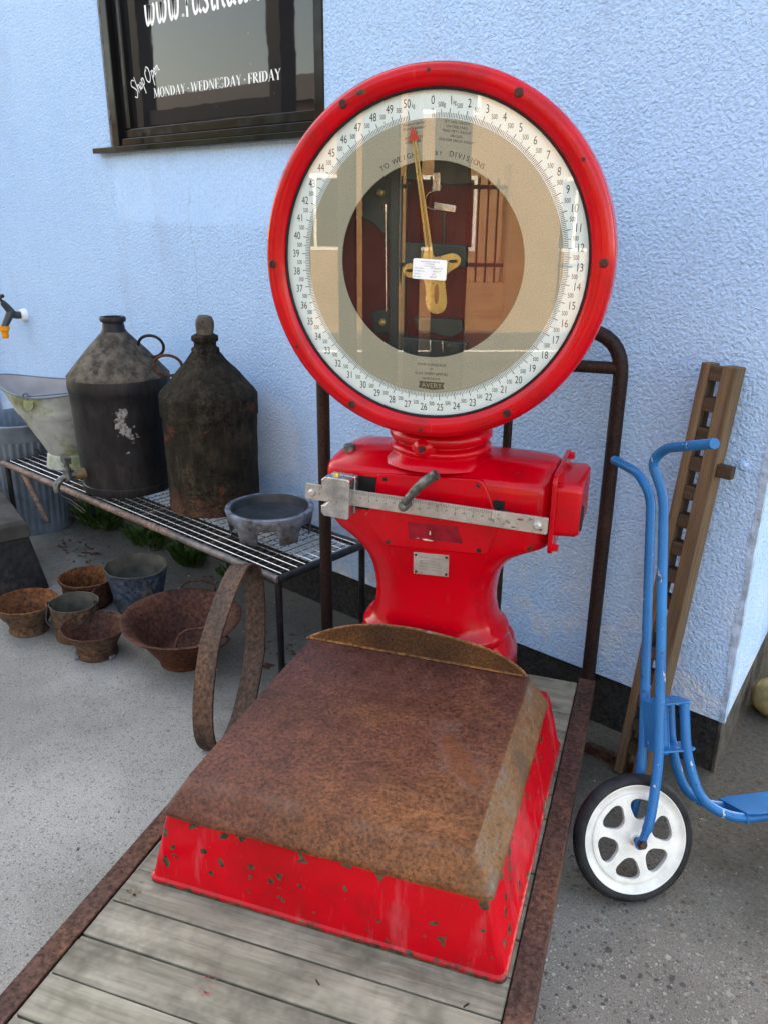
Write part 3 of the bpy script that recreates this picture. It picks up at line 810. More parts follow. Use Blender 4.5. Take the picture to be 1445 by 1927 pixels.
O_ = [[(0.45, 1.25), (0.10, 0.95), (0.05, 0.35), (0.35, 0.0), (0.68, 0.35), (0.72, 0.95), (0.45, 1.28), (0.30, 1.0)]]
p2 = [[(0.98, 0.6), (0.94, 0.0), (0.88, -0.6)], [(0.96, 0.35), (1.12, 0.58), (1.24, 0.35), (1.12, 0.05), (0.96, 0.12)]]
e_ = [[(1.36, 0.28), (1.58, 0.36), (1.50, 0.56), (1.36, 0.35), (1.42, 0.05), (1.62, 0.12)]]
n_ = [[(1.76, 0.55), (1.74, 0.0), (1.82, 0.4), (1.98, 0.52), (2.02, 0.1), (2.14, 0.05)]]
scr(so, O_ + p2 + e_ + n_, -3.148, 1.992, 0.046, R(26), 0.0042)
make('shop_open_lettering', so, 'white_ink', window, smooth=0, fix=False)
# web address, rounded brush letters (x height 1)
LET = {
 'w': (1.25, [[(0.05, 1.0), (0.08, 0.35), (0.22, 0.02), (0.42, 0.25), (0.50, 0.95)], [(0.50, 0.95), (0.52, 0.35), (0.66, 0.02), (0.90, 0.25), (1.0, 0.85), (0.92, 1.0)]]),
 '.': (0.42, [[(0.12, 0.03), (0.15, 0.06), (0.18, 0.03)]]),
 'r': (0.62, [[(0.10, 1.0), (0.12, 0.0)], [(0.12, 0.55), (0.28, 0.95), (0.50, 0.95)]]),
 'u': (0.95, [[(0.08, 1.0), (0.10, 0.30), (0.28, 0.02), (0.55, 0.30), (0.62, 1.0)], [(0.62, 1.0), (0.64, 0.25), (0.82, 0.05)]]),
 's': (0.68, [[(0.52, 0.85), (0.30, 1.02), (0.10, 0.80), (0.40, 0.48), (0.52, 0.22), (0.28, 0.0), (0.04, 0.14)]]),
 't': (0.55, [[(0.22, 1.55), (0.20, 0.30), (0.32, 0.02), (0.48, 0.12)], [(0.0, 1.0), (0.46, 1.0)]]),
 'h': (0.90, [[(0.10, 1.7), (0.12, 0.0)], [(0.12, 0.55), (0.34, 0.98), (0.58, 0.80), (0.60, 0.25), (0.76, 0.03)]]),
 'l': (0.46, [[(0.12, 1.7), (0.14, 0.28), (0.24, 0.03), (0.38, 0.10)]]),
 'c': (0.70, [[(0.54, 0.84), (0.34, 1.0), (0.08, 0.62), (0.14, 0.16), (0.36, 0.0), (0.58, 0.15)]]),
 'o': (0.78, [[(0.36, 1.0), (0.08, 0.70), (0.10, 0.22), (0.36, 0.0), (0.60, 0.28), (0.60, 0.75), (0.36, 1.0)]]),
 'm': (1.2, [[(0.10, 1.0), (0.12, 0.0)], [(0.12, 0.6), (0.34, 0.98), (0.52, 0.75), (0.54, 0.0)], [(0.54, 0.6), (0.76, 0.98), (0.94, 0.75), (0.96, 0.0)]]),
}
wb = MB(); x = 0.0
for ch in 'www.rusthull.com':
    w, sts = LET[ch]
    for st in sts:
        ribbon(wb, st, 0.20, lambda a, b: (-3.128 + (x + a) * 0.0605, yt, 2.196 + b * 0.066))
    x += w + 0.05
make('web_address_lettering', wb, 'white_ink', window, smooth=0, fix=False)

# black downpipe at the far left of the wall
dp = MB(); dp.cyl((-4.90, 2.03, 0.0), (-4.90, 2.03, 4.3), 0.042, n=18)
pipe = thing('downpipe', 'blue downpipe with black bracket at the far left of the wall', 'downpipe', (0, 0, 0))
make('pipe', dp, 'wall', pipe)
dp = MB(); dp.cyl((-4.90, 2.03, 0.86), (-4.90, 2.03, 0.90), 0.048, n=18)
make('bracket', dp, 'black', pipe)

# outdoor tap
tap = thing('garden_tap', 'grey wall tap with orange hose connector above the coal scuttle', 'tap', (-4.405, 2.08, 0.985))
a = MB(); a.lathe([(0.0001, 0.03), (0.030, 0.03), (0.034, 0.008), (0.034, 0.0)], 20, Matrix.Rotation(R(90), 4, 'X'))
make('wall_flange', a, 'paper', tap)
a = MB(); a.tube([(0, -0.02, 0), (0, -0.05, 0.002), (0, -0.085, 0.012)], [0.019, 0.020, 0.019], 12)
a.tube([(0, -0.07, 0.03), (0, -0.125, -0.055)], [0.023, 0.017], 12)
make('body', a, 'tap', tap)
a = MB(); a.tube([(0, -0.075, 0.02), (0.0, -0.10, 0.055), (0.0, -0.115, 0.075)], [0.021, 0.018, 0.014], 12)
a.tube([(0, -0.112, 0.07), (0.0, -0.125, 0.098)], 0.008, 10)
make('spindle', a, 'tap', tap)
a = MB(); a.tube([(-0.04, -0.126, 0.102), (-0.018, -0.126, 0.103), (0, -0.126, 0.105), (0.018, -0.126, 0.107), (0.04, -0.126, 0.108)], [0.0105, 0.009, 0.012, 0.009, 0.0105], 10)
make('handle', a, 'screw', tap)
a = MB(); a.lathe([(0.0001, 0.0), (0.026, 0.0), (0.027, -0.022), (0.020, -0.027), (0.017, -0.045), (0.019, -0.048), (0.014, -0.065), (0.0001, -0.065)], 18, Matrix.Translation((0, -0.124, -0.048)), wob=lambda t, z: 1 + 0.035 * math.cos(9 * t) if z > -0.025 else 1)
make('hose_connector', a, 'orange', tap)

# ================================================================== TROLLEY (own axes: x across, y away, origin at far right deck corner)
OX, OY, ROT = -0.912, 1.992, R(22.5)
tr = thing('platform_trolley', 'low timber decked trolley with rusty angle iron rails and tube handle frame', 'trolley', (OX, OY, 0), ROT)
vv = -0.012
k = 0
PW = 0.0885
while vv > -1.86:
    x0, x1 = -0.843, -0.049
    dz = random.uniform(-0.002, 0.0015)
    segs = [(x0, x1)]
    if k in (4, 9, 15): segs = [(x0, -0.40 - 0.1 * random.random()), None]
    if segs[-1] is None: segs = [(x0, segs[0][1]), (segs[0][1] + 0.003, x1)]
    for (a0, a1) in segs:
        b = MB(); b.box(a0, a1, -PW + 0.0036, 0, -0.03, 0)
        make('plank', b, 'deck', tr, smooth=0, bevel=0.0022, loc=(0, vv, 0.2 + dz), rot=(random.uniform(-0.008, 0.008), 0, random.uniform(-0.0012, 0.0012)))
    vv -= PW
    k += 1
for (xo, xi) in ((-0.891, -0.846), (0.001, -0.046)):
    b = MB()
    s_ = 1 if xi > xo else -1
    pts = [(xo, 0.140), (xo, 0.2065), (xi, 0.2065), (xi, 0.201), (xo + s_ * 0.006, 0.2005), (xo + s_ * 0.006, 0.140)]
    b.prism(pts, 'y', 0.006, -1.87)
    rl = make('side_rail', b, 'rail', tr, smooth=0, bevel=0.0015)
    for yy in (-0.14, -0.62, -1.10, -1.58):
        b = MB(); b.lathe([(0.0001, 0.005), (0.006, 0.0042), (0.009, 0.0)], 12, Matrix.Translation(((xo + xi) / 2, yy, 0.2065)))
        make('bolt', b, 'rail', rl)
for yy in (-0.03, -0.6, -1.2, -1.8):
    b = MB(); b.box(-0.884, -0.006, yy - 0.02, yy + 0.02, 0.132, 0.166)
    make('cross_bearer', b, 'rail', tr, smooth=0)
for yy in (-0.35, -1.5):
    b = MB(); b.cyl((-0.80, yy, 0.07), (-0.09, yy, 0.07), 0.012, n=10)
    make('axle', b, 'tube', tr)
    for xx in (-0.78, -0.11):
        b = MB(); b.lathe([(0.02, -0.02), (0.06, -0.02), (0.07, -0.014), (0.07, 0.014), (0.06, 0.02), (0.02, 0.02)], 28, Matrix.Translation((xx, yy, 0.07)) @ Matrix.Rotation(R(90), 4, 'Y'), closed=True)
        make('wheel', b, 'tube', tr)
        b = MB(); b.box(xx - 0.012, xx + 0.012, yy - 0.03, yy + 0.03, 0.084, 0.164)
        make('axle_block', b, 'rail', tr, smooth=0)
fr = MB()
fr.tube(fillet_path([(-0.868, 0.024, 0.142), (-0.868, 0.024, 1.226), (-0.022, 0.024, 1.226), (-0.022, 0.024, 0.142)], 0.12, 8), 0.0195, 14)
make('handle_frame', fr, 'tube', tr)
fr = MB(); fr.cyl((-0.862, 0.024, 1.130), (-0.030, 0.024, 1.130), 0.0165, n=12)
make('cross_tube', fr, 'tube', tr)
for xx in (-0.31, -0.60):
    fr = MB(); fr.cyl((xx, 0.024, 0.142), (xx, 0.024, 1.126), 0.0125, n=12)
    make('upright_tube', fr, 'tube', tr)

# ================================================================== SCALE
sc_ = thing('platform_scale', 'large red weighing scale with round dial and rusted platform on the trolley', 'weighing scale', (OX, OY, 0), ROT)
U0, VC = -0.428, -0.25
ZD = 1.405
# base casting
b = MB()
def rr3(u0, u1, v0, v1, r, z): return [(p[0], p[1], z) for p in rrect(u0, u1, v0, v1, r, 5)]
b.loft([rr3(-0.800, -0.056, -1.094, -0.335, 0.016, 0.203), rr3(-0.800, -0.056, -1.094, -0.335, 0.016, 0.212), rr3(-0.795, -0.061, -1.089, -0.338, 0.016, 0.216),
        rr3(-0.765, -0.092, -1.072, -0.352, 0.016, 0.352), rr3(-0.760, -0.098, -1.066, -0.358, 0.014, 0.364)])
b.loft([rr3(-0.645, -0.211, -0.40, -0.055, 0.10, 0.204), rr3(-0.640, -0.214, -0.40, -0.06, 0.10, 0.36), rr3(-0.630, -0.224, -0.39, -0.07, 0.10, 0.402)])
base = make('base', b, 'red_base', sc_, smooth=40)
# rusted platform: pressed sheet with sloping skirt, top cut into a grid so that it can sag and dent
b = MB()
nx, ny = 44, 44
def dent(x, y):
    g = lambda cx, cy, r, h: h * math.exp(-((x - cx) ** 2 + (y - cy) ** 2) / r ** 2)
    return 0.002 * math.sin(5 * x + 1) * math.cos(4 * y) + g(-0.20, -0.96, 0.07, -0.006) + g(-0.30, -0.62, 0.16, -0.004) + g(-0.24, -0.70, 0.05, -0.003) + g(-0.60, -0.85, 0.10, 0.002)
ZT = 0.4335
TU0, TU1, TV0, TV1 = -0.727, -0.138, -1.034, -0.418
sk = lambda t: (lambda a: (a * a * (3 - 2 * a)))(t)
def refine(r):
    out = []
    for i in range(len(r)):
        a_, b_ = r[i], r[(i + 1) % len(r)]
        m = 14 if math.hypot(a_[0] - b_[0], a_[1] - b_[1]) > 0.1 else 1
        for j in range(m):
            out.append((a_[0] + (b_[0] - a_[0]) * j / m, a_[1] + (b_[1] - a_[1]) * j / m))
    return out
rings = []
prof = [(1.0, 0.0), (1.0, 0.006), (0.985, 0.0095), (0.85, 0.0175), (0.6, 0.0325), (0.35, 0.0470), (0.03, 0.0660), (0.0, 0.0675)]
for t, dz in prof:
    u0 = TU0 - 0.037 * t; u1 = TU1 + 0.048 * t; v0 = TV0 - 0.043 * t; v1 = TV1 + 0.010 * t
    ring_ = []
    for p in refine(rrect(u0, u1, v0, v1, 0.010 + 0.006 * t, 5)):
        wv = 0.0022 * math.sin(p[0] * 31) * math.sin(p[1] * 23) * t
        ring_.append((p[0] + wv, p[1] + wv, 0.366 + dz + dent(p[0], p[1]) * max(0.0, 1 - 2.5 * t) + wv))
    rings.append(ring_)
def dome(p, s):
    cx, cy = (TU0 + TU1) / 2, (TV0 + TV1) / 2
    return (cx + (p[0] - cx) * s, cy + (p[1] - cy) * s)
rg = refine(rrect(TU0, TU1, TV0, TV1, 0.010, 5))
for s in (0.985, 0.96, 0.92, 0.86, 0.78, 0.70, 0.60, 0.50, 0.40, 0.30, 0.20, 0.10, 0.01):
    rings.append([(dome(p, s)[0], dome(p, s)[1], ZT + dent(*dome(p, s))) for p in rg])
b.loft(rings, False, True)
make('platform_plate', b, 'platform', sc_, smooth=28)
# arched back plate
b = MB()
arch = [(-0.738, 0.428), (-0.728, 0.436), (-0.689, 0.458), (-0.628, 0.484), (-0.575, 0.498), (-0.525, 0.507), (-0.465, 0.511), (-0.41, 0.510), (-0.34, 0.504), (-0.272, 0.494), (-0.225, 0.481), (-0.190, 0.466), (-0.160, 0.446), (-0.146, 0.428)]
arch = [(p[0], p[2]) for p in smooth_path([(q[0], 0, q[1]) for q in arch], 4)]
b.prism(arch, 'y', -0.4185, -0.4145)
bp = make('back_plate', b, 'backplate', sc_, smooth=0)
b = MB(); b.tube([(p[0], -0.4155, p[1]) for p in arch], 0.0036, 6)
make('rolled_edge', b, 'platform_edge', bp)
b = MB(); b.box(-0.726, -0.156, -0.426, -0.4186, 0.4345, 0.4385)
make('foot_flange', b, 'platform_edge', bp, smooth=0, bevel=0.001)

# pillar and head: one casting, lofted
def sup(cL, cR, vc, hd, n, z, N=72):
    pts = []
    for j in range(N):
        t = 2 * PI * j / N
        c_, s_ = math.cos(t), math.sin(t)
        x_ = (abs(c_) ** (2.0 / n)) * (1 if c_ >= 0 else -1)
        y_ = (abs(s_) ** (2.0 / n)) * (1 if s_ >= 0 else -1)
        pts.append((U0 + x_ * (cR if x_ >= 0 else cL), vc + y_ * hd, z))
    return pts
sec = [  # z, half width left, right, half depth, exponent
 (0.398, 0.212, 0.212, 0.145, 2.8), (0.425, 0.205, 0.205, 0.141, 2.7), (0.440, 0.194, 0.194, 0.136, 2.6), (0.447, 0.197, 0.197, 0.138, 2.6), (0.460, 0.198, 0.198, 0.139, 2.6), (0.470, 0.193, 0.193, 0.136, 2.6), (0.476, 0.180, 0.180, 0.130, 2.6),
 (0.500, 0.168, 0.168, 0.126, 2.6), (0.530, 0.162, 0.162, 0.123, 2.6), (0.565, 0.160, 0.160, 0.122, 2.6), (0.600, 0.163, 0.163, 0.123, 2.7), (0.630, 0.169, 0.169, 0.125, 2.8),
 (0.660, 0.180, 0.182, 0.127, 3.0), (0.685, 0.196, 0.200, 0.129, 3.3), (0.708, 0.216, 0.224, 0.130, 3.7), (0.728, 0.240, 0.262, 0.131, 4.2), (0.742, 0.256, 0.290, 0.132, 4.6), (0.755, 0.266, 0.303, 0.132, 5.0), (0.775, 0.274, 0.305, 0.132, 5.5),
 (0.820, 0.277, 0.306, 0.132, 7.0), (0.885, 0.277, 0.306, 0.132, 7.0), (0.902, 0.276, 0.306, 0.131, 6.5), (0.911, 0.273, 0.305, 0.127, 6.0), (0.918, 0.268, 0.304, 0.119, 5.4), (0.928, 0.258, 0.302, 0.103, 5.0), (0.938, 0.246, 0.299, 0.086, 4.6), (0.946, 0.228, 0.292, 0.068, 4.2), (0.951, 0.190, 0.25, 0.050, 3.6), (0.953, 0.10, 0.10, 0.03, 2.6)]
b = MB(); b.loft([sup(l, r, VC, hd, n, z) for z, l, r, hd, n in sec])
pillar = make('pillar', b, 'red', sc_, smooth=50)
# neck
Mn = Matrix.Translation((U0 - 0.002, VC, 0))
b = MB()
b.lathe([(0.150, 0.925), (0.142, 0.938), (0.126, 0.946), (0.122, 0.950), (0.127, 0.956), (0.128, 0.962), (0.122, 0.967), (0.112, 0.970), (0.112, 0.974), (0.124, 0.979), (0.130, 0.989), (0.129, 0.999), (0.121, 1.006), (0.112, 1.010), (0.108, 1.03), (0.108, 1.06)], 56, Mn)
neck = make('neck', b, 'red', sc_, smooth=60)
b = MB(); b.lathe([(0.0001, 0.02), (0.012, 0.019), (0.022, 0.010), (0.030, 0.0)], 20, Matrix.Translation((U0 - 0.012, VC - 0.118, 0.978)) @ Matrix.Rotation(R(90), 4, 'X'))
make('neck_boss', b, 'red', neck)
b = MB(); b.lathe([(0.0001, 0.004), (0.008, 0.003), (0.009, 0.0)], 12, Matrix.Translation((U0 - 0.012, VC - 0.136, 0.978)) @ Matrix.Rotation(R(90), 4, 'X'))
make('neck_screw', b, 'screw', neck)
# top-left filler plug
b = MB(); b.lathe([(0.026, 0.0), (0.022, 0.010), (0.014, 0.014), (0.014, 0.018), (0.0145, 0.034), (0.012, 0.036), (0.0001, 0.036)], 18, Matrix.Translation((-0.652, -0.315, 0.916)))
make('filler_plug', b, 'lever', sc_)

# dial head: axis along -y
MD = Matrix.Translation((U0 - 0.001, 0, ZD)) @ Matrix.Rotation(R(90), 4, 'X')      # local z -> -y (towards the viewer), local y -> z
def dl(x, y, vdep): return (U0 - 0.001 + x, vdep, ZD + y)                             # face coords -> trolley axes
b = MB()
b.lathe([(0.3445, 0.396), (0.3445, 0.4035), (0.3475, 0.4080), (0.353, 0.4120), (0.361, 0.4155), (0.370, 0.4168), (0.379, 0.4158), (0.386, 0.4115), (0.3905, 0.404), (0.3925, 0.393), (0.3925, 0.345), (0.390, 0.338), (0.380, 0.337)], 128, MD)
ring = make('bezel', b, 'red', sc_, smooth=70)
for an in (28.6, 88.6, 148.6, 208.6, 268.2, 328.6):
    t = R(an)
    cx, cy = 0.371 * math.sin(t), 0.371 * math.cos(t)
    Ms = Matrix.Translation(dl(cx, cy, -0.4158)) @ Matrix.Rotation(R(90), 4, 'X') @ Matrix.Rotation(random.uniform(0, PI), 4, 'Z')
    b = MB(); b.lathe([(0.0075, 0.0035), (0.0095, 0.0015), (0.0098, -0.004)], 18, Ms)
    for s0 in (-1, 1):                                     # slotted head: two half moons
        half = [(s0 * 0.0011, -0.0074)] + [(s0 * 0.0075 * math.cos(R(-80 + 160 * j / 8)), 0.0075 * math.sin(R(-80 + 160 * j / 8))) for j in range(9)] + [(s0 * 0.0011, 0.0074)]
        b.prism(half, 'z', 0.0005, 0.0042, Ms)
    make('screw', b, 'screw', ring, smooth=30)
for an in (-1.2, 57.0, 181.0, 238.0):
    t = R(an)
    b = MB(); b.lathe([(0.0001, 0.0012), (0.0040, 0.001), (0.0046, -0.002)], 12, Matrix.Translation(dl(0.373 * math.sin(t), 0.373 * math.cos(t), -0.4163)) @ Matrix.Rotation(R(90), 4, 'X'))
    make('small_screw', b, 'screw', ring)
b = MB()
b.lathe([(0.380, 0.3365), (0.3865, 0.335), (0.3865, 0.320), (0.383, 0.24), (0.372, 0.205), (0.340, 0.182), (0.001, 0.178)], 96, MD)
make('drum', b, 'red', sc_, smooth=60)
b = MB(); b.lathe([(0.355, 0.335), (0.355, 0.20), (0.34, 0.195), (0.001, 0.194)], 72, MD)
make('drum_lining', b, 'red_in', sc_, smooth=50)
b = MB()
tor = [(0.3425 + 0.0035 * math.cos(R(a)), 0.4010 + 0.0035 * math.sin(R(a))) for a in range(0, 360, 45)]
b.lathe(tor, 96, MD, closed=True)
make('gasket', b, 'black', sc_)
b = MB(); b.lathe([(0.284, 0.3930), (0.350, 0.3930), (0.350, 0.3890), (0.284, 0.3890)], 128, MD, closed=True)
face = make('dial_plate', b, 'white_dial', sc_, smooth=30)
b = MB(); b.lathe([(0.2065, 0.3945), (0.2075, 0.3952), (0.2865, 0.3952), (0.2875, 0.3945), (0.2875, 0.3935), (0.2065, 0.3935)], 128, MD, closed=True)
tanr = make('inner_dial_ring', b, 'tan', sc_, smooth=30)
# divisions and figures
b = MB(); big = MB(); small = MB()
def ang(kg): return R(7.0 * kg - 0.7)
for i in range(0, 501):
    kg = i / 10.0
    t = ang(kg)
    L = 0.0175 if i % 10 == 0 else (0.0145 if i % 5 == 0 else 0.0095)
    w = 0.00075 if i % 10 == 0 else 0.00058
    dx, dy = math.sin(t), math.cos(t)
    r0 = 0.2885; r1 = r0 + L
    q = [(r0 * dx - w * dy, r0 * dy + w * dx), (r0 * dx + w * dy, r0 * dy - w * dx), (r1 * dx + w * dy, r1 * dy - w * dx), (r1 * dx - w * dy, r1 * dy + w * dx)]
    b.add([dl(p[0], p[1], -0.3934) for p in q], [(0, 1, 2, 3)])
make('division_marks', b, 'ink', face, smooth=0, fix=False)
for kg in range(0, 51):
    t = ang(kg)
    cx, cy = 0.3215 * math.sin(t), 0.3215 * math.cos(t)
    s_ = str(kg)
    put_text(big, s_, 0.0165, lambda x, y: dl(cx + x, cy + y - 0.0083, -0.3934), xs=0.70)
    if kg in (1, 50):
        off = 0.0072 if kg == 1 else 0.0135
        put_text(big, 'kg', 0.0090, lambda x, y: dl(cx + x + off, cy + y - 0.0083, -0.3934), xs=0.62)
    if kg < 50:
        t = ang(kg + 0.5)
        cx2, cy2 = 0.3130 * math.sin(t), 0.3130 * math.cos(t)
        put_text(small, '500g' if kg == 0 else '500', 0.0095, lambda x, y: dl(cx2 + x, cy2 + y - 0.0048, -0.3934), xs=0.62)
make('kilogram_figures', big, 'ink', face, smooth=0, fix=False)
make('half_kilogram_figures', small, 'ink', face, smooth=0, fix=False)
b = MB()
def arc_text(mb, body, a_mid, r, cap, step):
    n = len(body)
    for i, ch in enumerate(body):
        if ch == ' ': continue
        t = R(a_mid + (i - (n - 1) / 2) * step)
        put_text(mb, ch, cap, lambda x, y: dl(r * math.sin(t) + x * math.cos(t) + y * math.sin(t), r * math.cos(t) - x * math.sin(t) + y * math.cos(t), -0.39555), xs=0.95)
arc_text(b, 'TO WEIGH', -20.8, 0.2165, 0.0105, 2.75)
arc_text(b, 'BY', 3.1, 0.2165, 0.0075, 2.3)
arc_text(b, 'DIVISIONS.', 21.0, 0.2165, 0.0105, 2.35)
for i, tx in enumerate(('WHEN POINTER', 'STANDS BEHIND', 'ZERO', 'SET TARE ON', 'STEELYARD.')):
    put_text(b, tx, 0.0048, lambda x, y: dl(-0.043 + x, 0.2745 - i * 0.0086 + y + 0.12 * x, -0.39555), xs=0.95)
for i, tx in enumerate(('SET TARE WEIGHT', 'ON STEELYARD.', 'READ NETT WEIGHT', 'ON DIAL.', 'ADD FOR GROSS WEIGHT')):
    put_text(b, tx, 0.0048, lambda x, y: dl(0.050 + x, 0.2745 - i * 0.0086 + y - 0.14 * x, -0.39555), xs=0.95)
for tx, yy, cp in (('MADE IN ENGLAND', -0.2255, 0.0055), ('BY', -0.2355, 0.0045), ('W.&T. AVERY LIMITED.', -0.2465, 0.0058), ('BIRMINGHAM.', -0.2575, 0.0050)):
    put_text(b, tx, cp, lambda x, y: dl(0.010 + x, yy + y, -0.39555), xs=0.95)
make('dial_lettering', b, 'ink', tanr, smooth=0, fix=False)
b = MB()
bad = [(-0.020, -0.262), (0.042, -0.262), (0.038, -0.269), (0.041, -0.277), (0.013, -0.2805), (-0.021, -0.277), (-0.017, -0.269)]
b.add([dl(p[0], p[1], -0.39555) for p in bad], [tuple(range(len(bad)))])
emb = make('emblem', b, plain('brown_emblem_print', (0.085, 0.062, 0.035), 0.6), tanr, smooth=0, fix=False)
b = MB(); put_text(b, 'AVERY', 0.0105, lambda x, y: dl(0.011 + x, -0.2755 + y, -0.39580), width=0.049)
make('emblem_letters', b, 'tan', emb, smooth=0, fix=False)
# works behind the opening
wk = MB()
wk.prism([(-0.120, 0.23), (-0.090, 0.23), (-0.088, -0.23), (-0.116, -0.23)], 'y', -0.33, -0.285, Matrix.Translation((U0, 0, ZD)))
works = make('frame_post', wk, 'iron_green', sc_, smooth=0, bevel=0.003)
def wpart(name, pts, d0, d1, mat, bev=0.003):
    m_ = MB(); m_.prism(pts, 'y', d0, d1, Matrix.Translation((U0, 0, ZD)))
    return make(name, m_, mat, works, smooth=0, bevel=bev)
wpart('cross_bar', [(-0.089, 0.040), (0.060, 0.035), (0.060, -0.012), (-0.089, -0.020)], -0.320, -0.290, 'iron_green')
wpart('lower_bar', [(-0.087, -0.175), (0.070, -0.180), (0.070, -0.225), (-0.087, -0.225)], -0.320, -0.290, 'iron_green')
wpart('lower_bracket', [(-0.060, -0.128), (0.055, -0.128), (0.062, -0.155), (0.035, -0.172), (-0.050, -0.158)], -0.318, -0.300, 'iron_green')
wpart('top_bar', [(-0.089, 0.225), (0.075, 0.225), (0.08, 0.165), (0.02, 0.160), (-0.089, 0.175)], -0.315, -0.285, 'iron_green')
wpart('side_bracket', [(-0.205, 0.125), (-0.175, 0.165), (-0.121, 0.19), (-0.121, 0.03), (-0.135, 0.055), (-0.165, 0.082), (-0.205, 0.095)], -0.318, -0.29, 'iron_green')
wpart('lower_side_bracket', [(-0.165, -0.120), (-0.118, -0.112), (-0.117, -0.165), (-0.155, -0.172)], -0.322, -0.29, 'iron_green')
wpart('weight_plate', [(-0.015, 0.125), (0.034, 0.118), (0.033, 0.104), (-0.016, 0.110)], -0.325, -0.315, 'chrome', 0.001)
for (x_, y_) in ((-0.141, 0.145), (-0.135, -0.143)):
    m_ = MB(); m_.lathe([(0.0001, 0.012), (0.004, 0.012), (0.008, 0.008), (0.009, 0.0)], 14, Matrix.Translation((U0 + x_, -0.322, ZD + y_)) @ Matrix.Rotation(R(90), 4, 'X'))
    make('bolt', m_, 'brass', works)
m_ = MB(); m_.cyl((U0 - 0.131, -0.32, ZD + 0.120), (U0 - 0.127, -0.32, ZD - 0.118), 0.0022, n=8)
m_.cyl((U0 - 0.131, -0.32, ZD + 0.120), (U0 - 0.1307, -0.32, ZD + 0.104), 0.004, n=8)
make('pull_rod', m_, 'chrome', works)
m_ = MB(); m_.cyl((U0 + 0.006, -0.318, ZD + 0.104), (U0 + 0.008, -0.318, ZD + 0.03), 0.0035, n=8)
make('hanger_rod', m_, 'screw', works)
m_ = MB(); m_.tube(smooth_path([(U0 - 0.010, -0.32, ZD + 0.150), (U0 - 0.032, -0.32, ZD + 0.142), (U0 - 0.036, -0.32, ZD + 0.118), (U0 - 0.012, -0.32, ZD + 0.108)], 6), 0.0011, 6)
make('wire_loop', m_, 'chrome', works)
wpart('clip', [(-0.020, 0.185), (-0.004, 0.186), (-0.003, 0.148), (-0.021, 0.148)], -0.325, -0.31, 'chrome', 0.001)
for x_ in (-0.016, 0.014):
    m_ = MB(); m_.cyl((U0 + x_, -0.325, ZD - 0.178), (U0 + x_ + 0.001, -0.325, ZD - 0.205), 0.0028, n=8)
    make('adjusting_screw', m_, 'chrome', works)
# pointer
ph = Vector((0.004, -0.010)); tipv = Vector((-0.046, 0.274))
d_ = (tipv - ph).normalized(); nrm = Vector((-d_.y, d_.x))
pm = MB()
def needle(off, w0, w1, l0, l1, d0, d1):
    A = ph + d_ * l0 + nrm * off; B = ph + d_ * l1 + nrm * off * 0.55
    pts = [A - nrm * w0, A + nrm * w0, B + nrm * w1, B - nrm * w1]
    pm.prism([(p.x, p.y) for p in pts], 'y', d0, d1, Matrix.Translation((U0 - 0.001, 0, ZD)))
needle(-0.0052, 0.0028, 0.0012, 0.03, 0.262, -0.3985, -0.3975)
needle(0.0052, 0.0028, 0.0012, 0.03, 0.262, -0.3985, -0.3975)
needle(0.0, 0.0008, 0.0006, 0.03, 0.258, -0.3984, -0.3980)
pointer = make('pointer', pm, 'brass', sc_, smooth=0)
hubpts = [(-0.012, 0.032), (0.004, 0.032), (0.010, 0.012), (0.045, 0.020), (0.060, 0.018), (0.069, 0.008), (0.064, -0.006), (0.048, -0.016), (0.036, -0.030), (0.038, -0.060), (0.041, -0.085), (0.034, -0.103), (0.018, -0.109), (0.002, -0.103), (-0.008, -0.085), (-0.008, -0.060), (-0.016, -0.034), (-0.040, -0.034), (-0.055, -0.030), (-0.061, -0.018), (-0.056, -0.006), (-0.042, -0.002), (-0.022, -0.002)]
hubs = [(p[0], p[1]) for p in [(q[0], q[1]) for q in smooth_path([(a, b_, 0) for a, b_ in hubpts + [hubpts[0]]], 3)]][:-1]
hm = MB(); hm.prism(hubs, 'y', -0.3980, -0.3960, Matrix.Translation((U0 - 0.001, 0, ZD)))
make('pointer_hub', hm, 'brass', pointer, smooth=0, bevel=0.0005)
for (cx, cy, rx, ry, mt) in ((-0.044, -0.018, 0.011, 0.0035, 'black'), (0.052, 0.004, 0.010, 0.0035, 'black'), (0.017, -0.066, 0.0055, 0.022, plain('copper_slot', (0.30, 0.13, 0.05), 0.4, 0.6))):
    sm = MB(); sm.add([dl(cx + rx * math.cos(2 * PI * j / 20), cy + ry * math.sin(2 * PI * j / 20), -0.3984) for j in range(20)], [tuple(range(20))])
    make('hub_slot', sm, mt, pointer, smooth=0, fix=False)
tm = MB()
tb = tipv - d_ * 0.030
tm.prism([(tipv.x, tipv.y), ((tb + nrm * 0.0125).x, (tb + nrm * 0.0125).y), ((tb - nrm * 0.0125).x, (tb - nrm * 0.0125).y)], 'y', -0.3996, -0.3986, Matrix.Translation((U0 - 0.001, 0, ZD)))
make('pointer_tip', tm, 'red_tip', pointer, smooth=0)
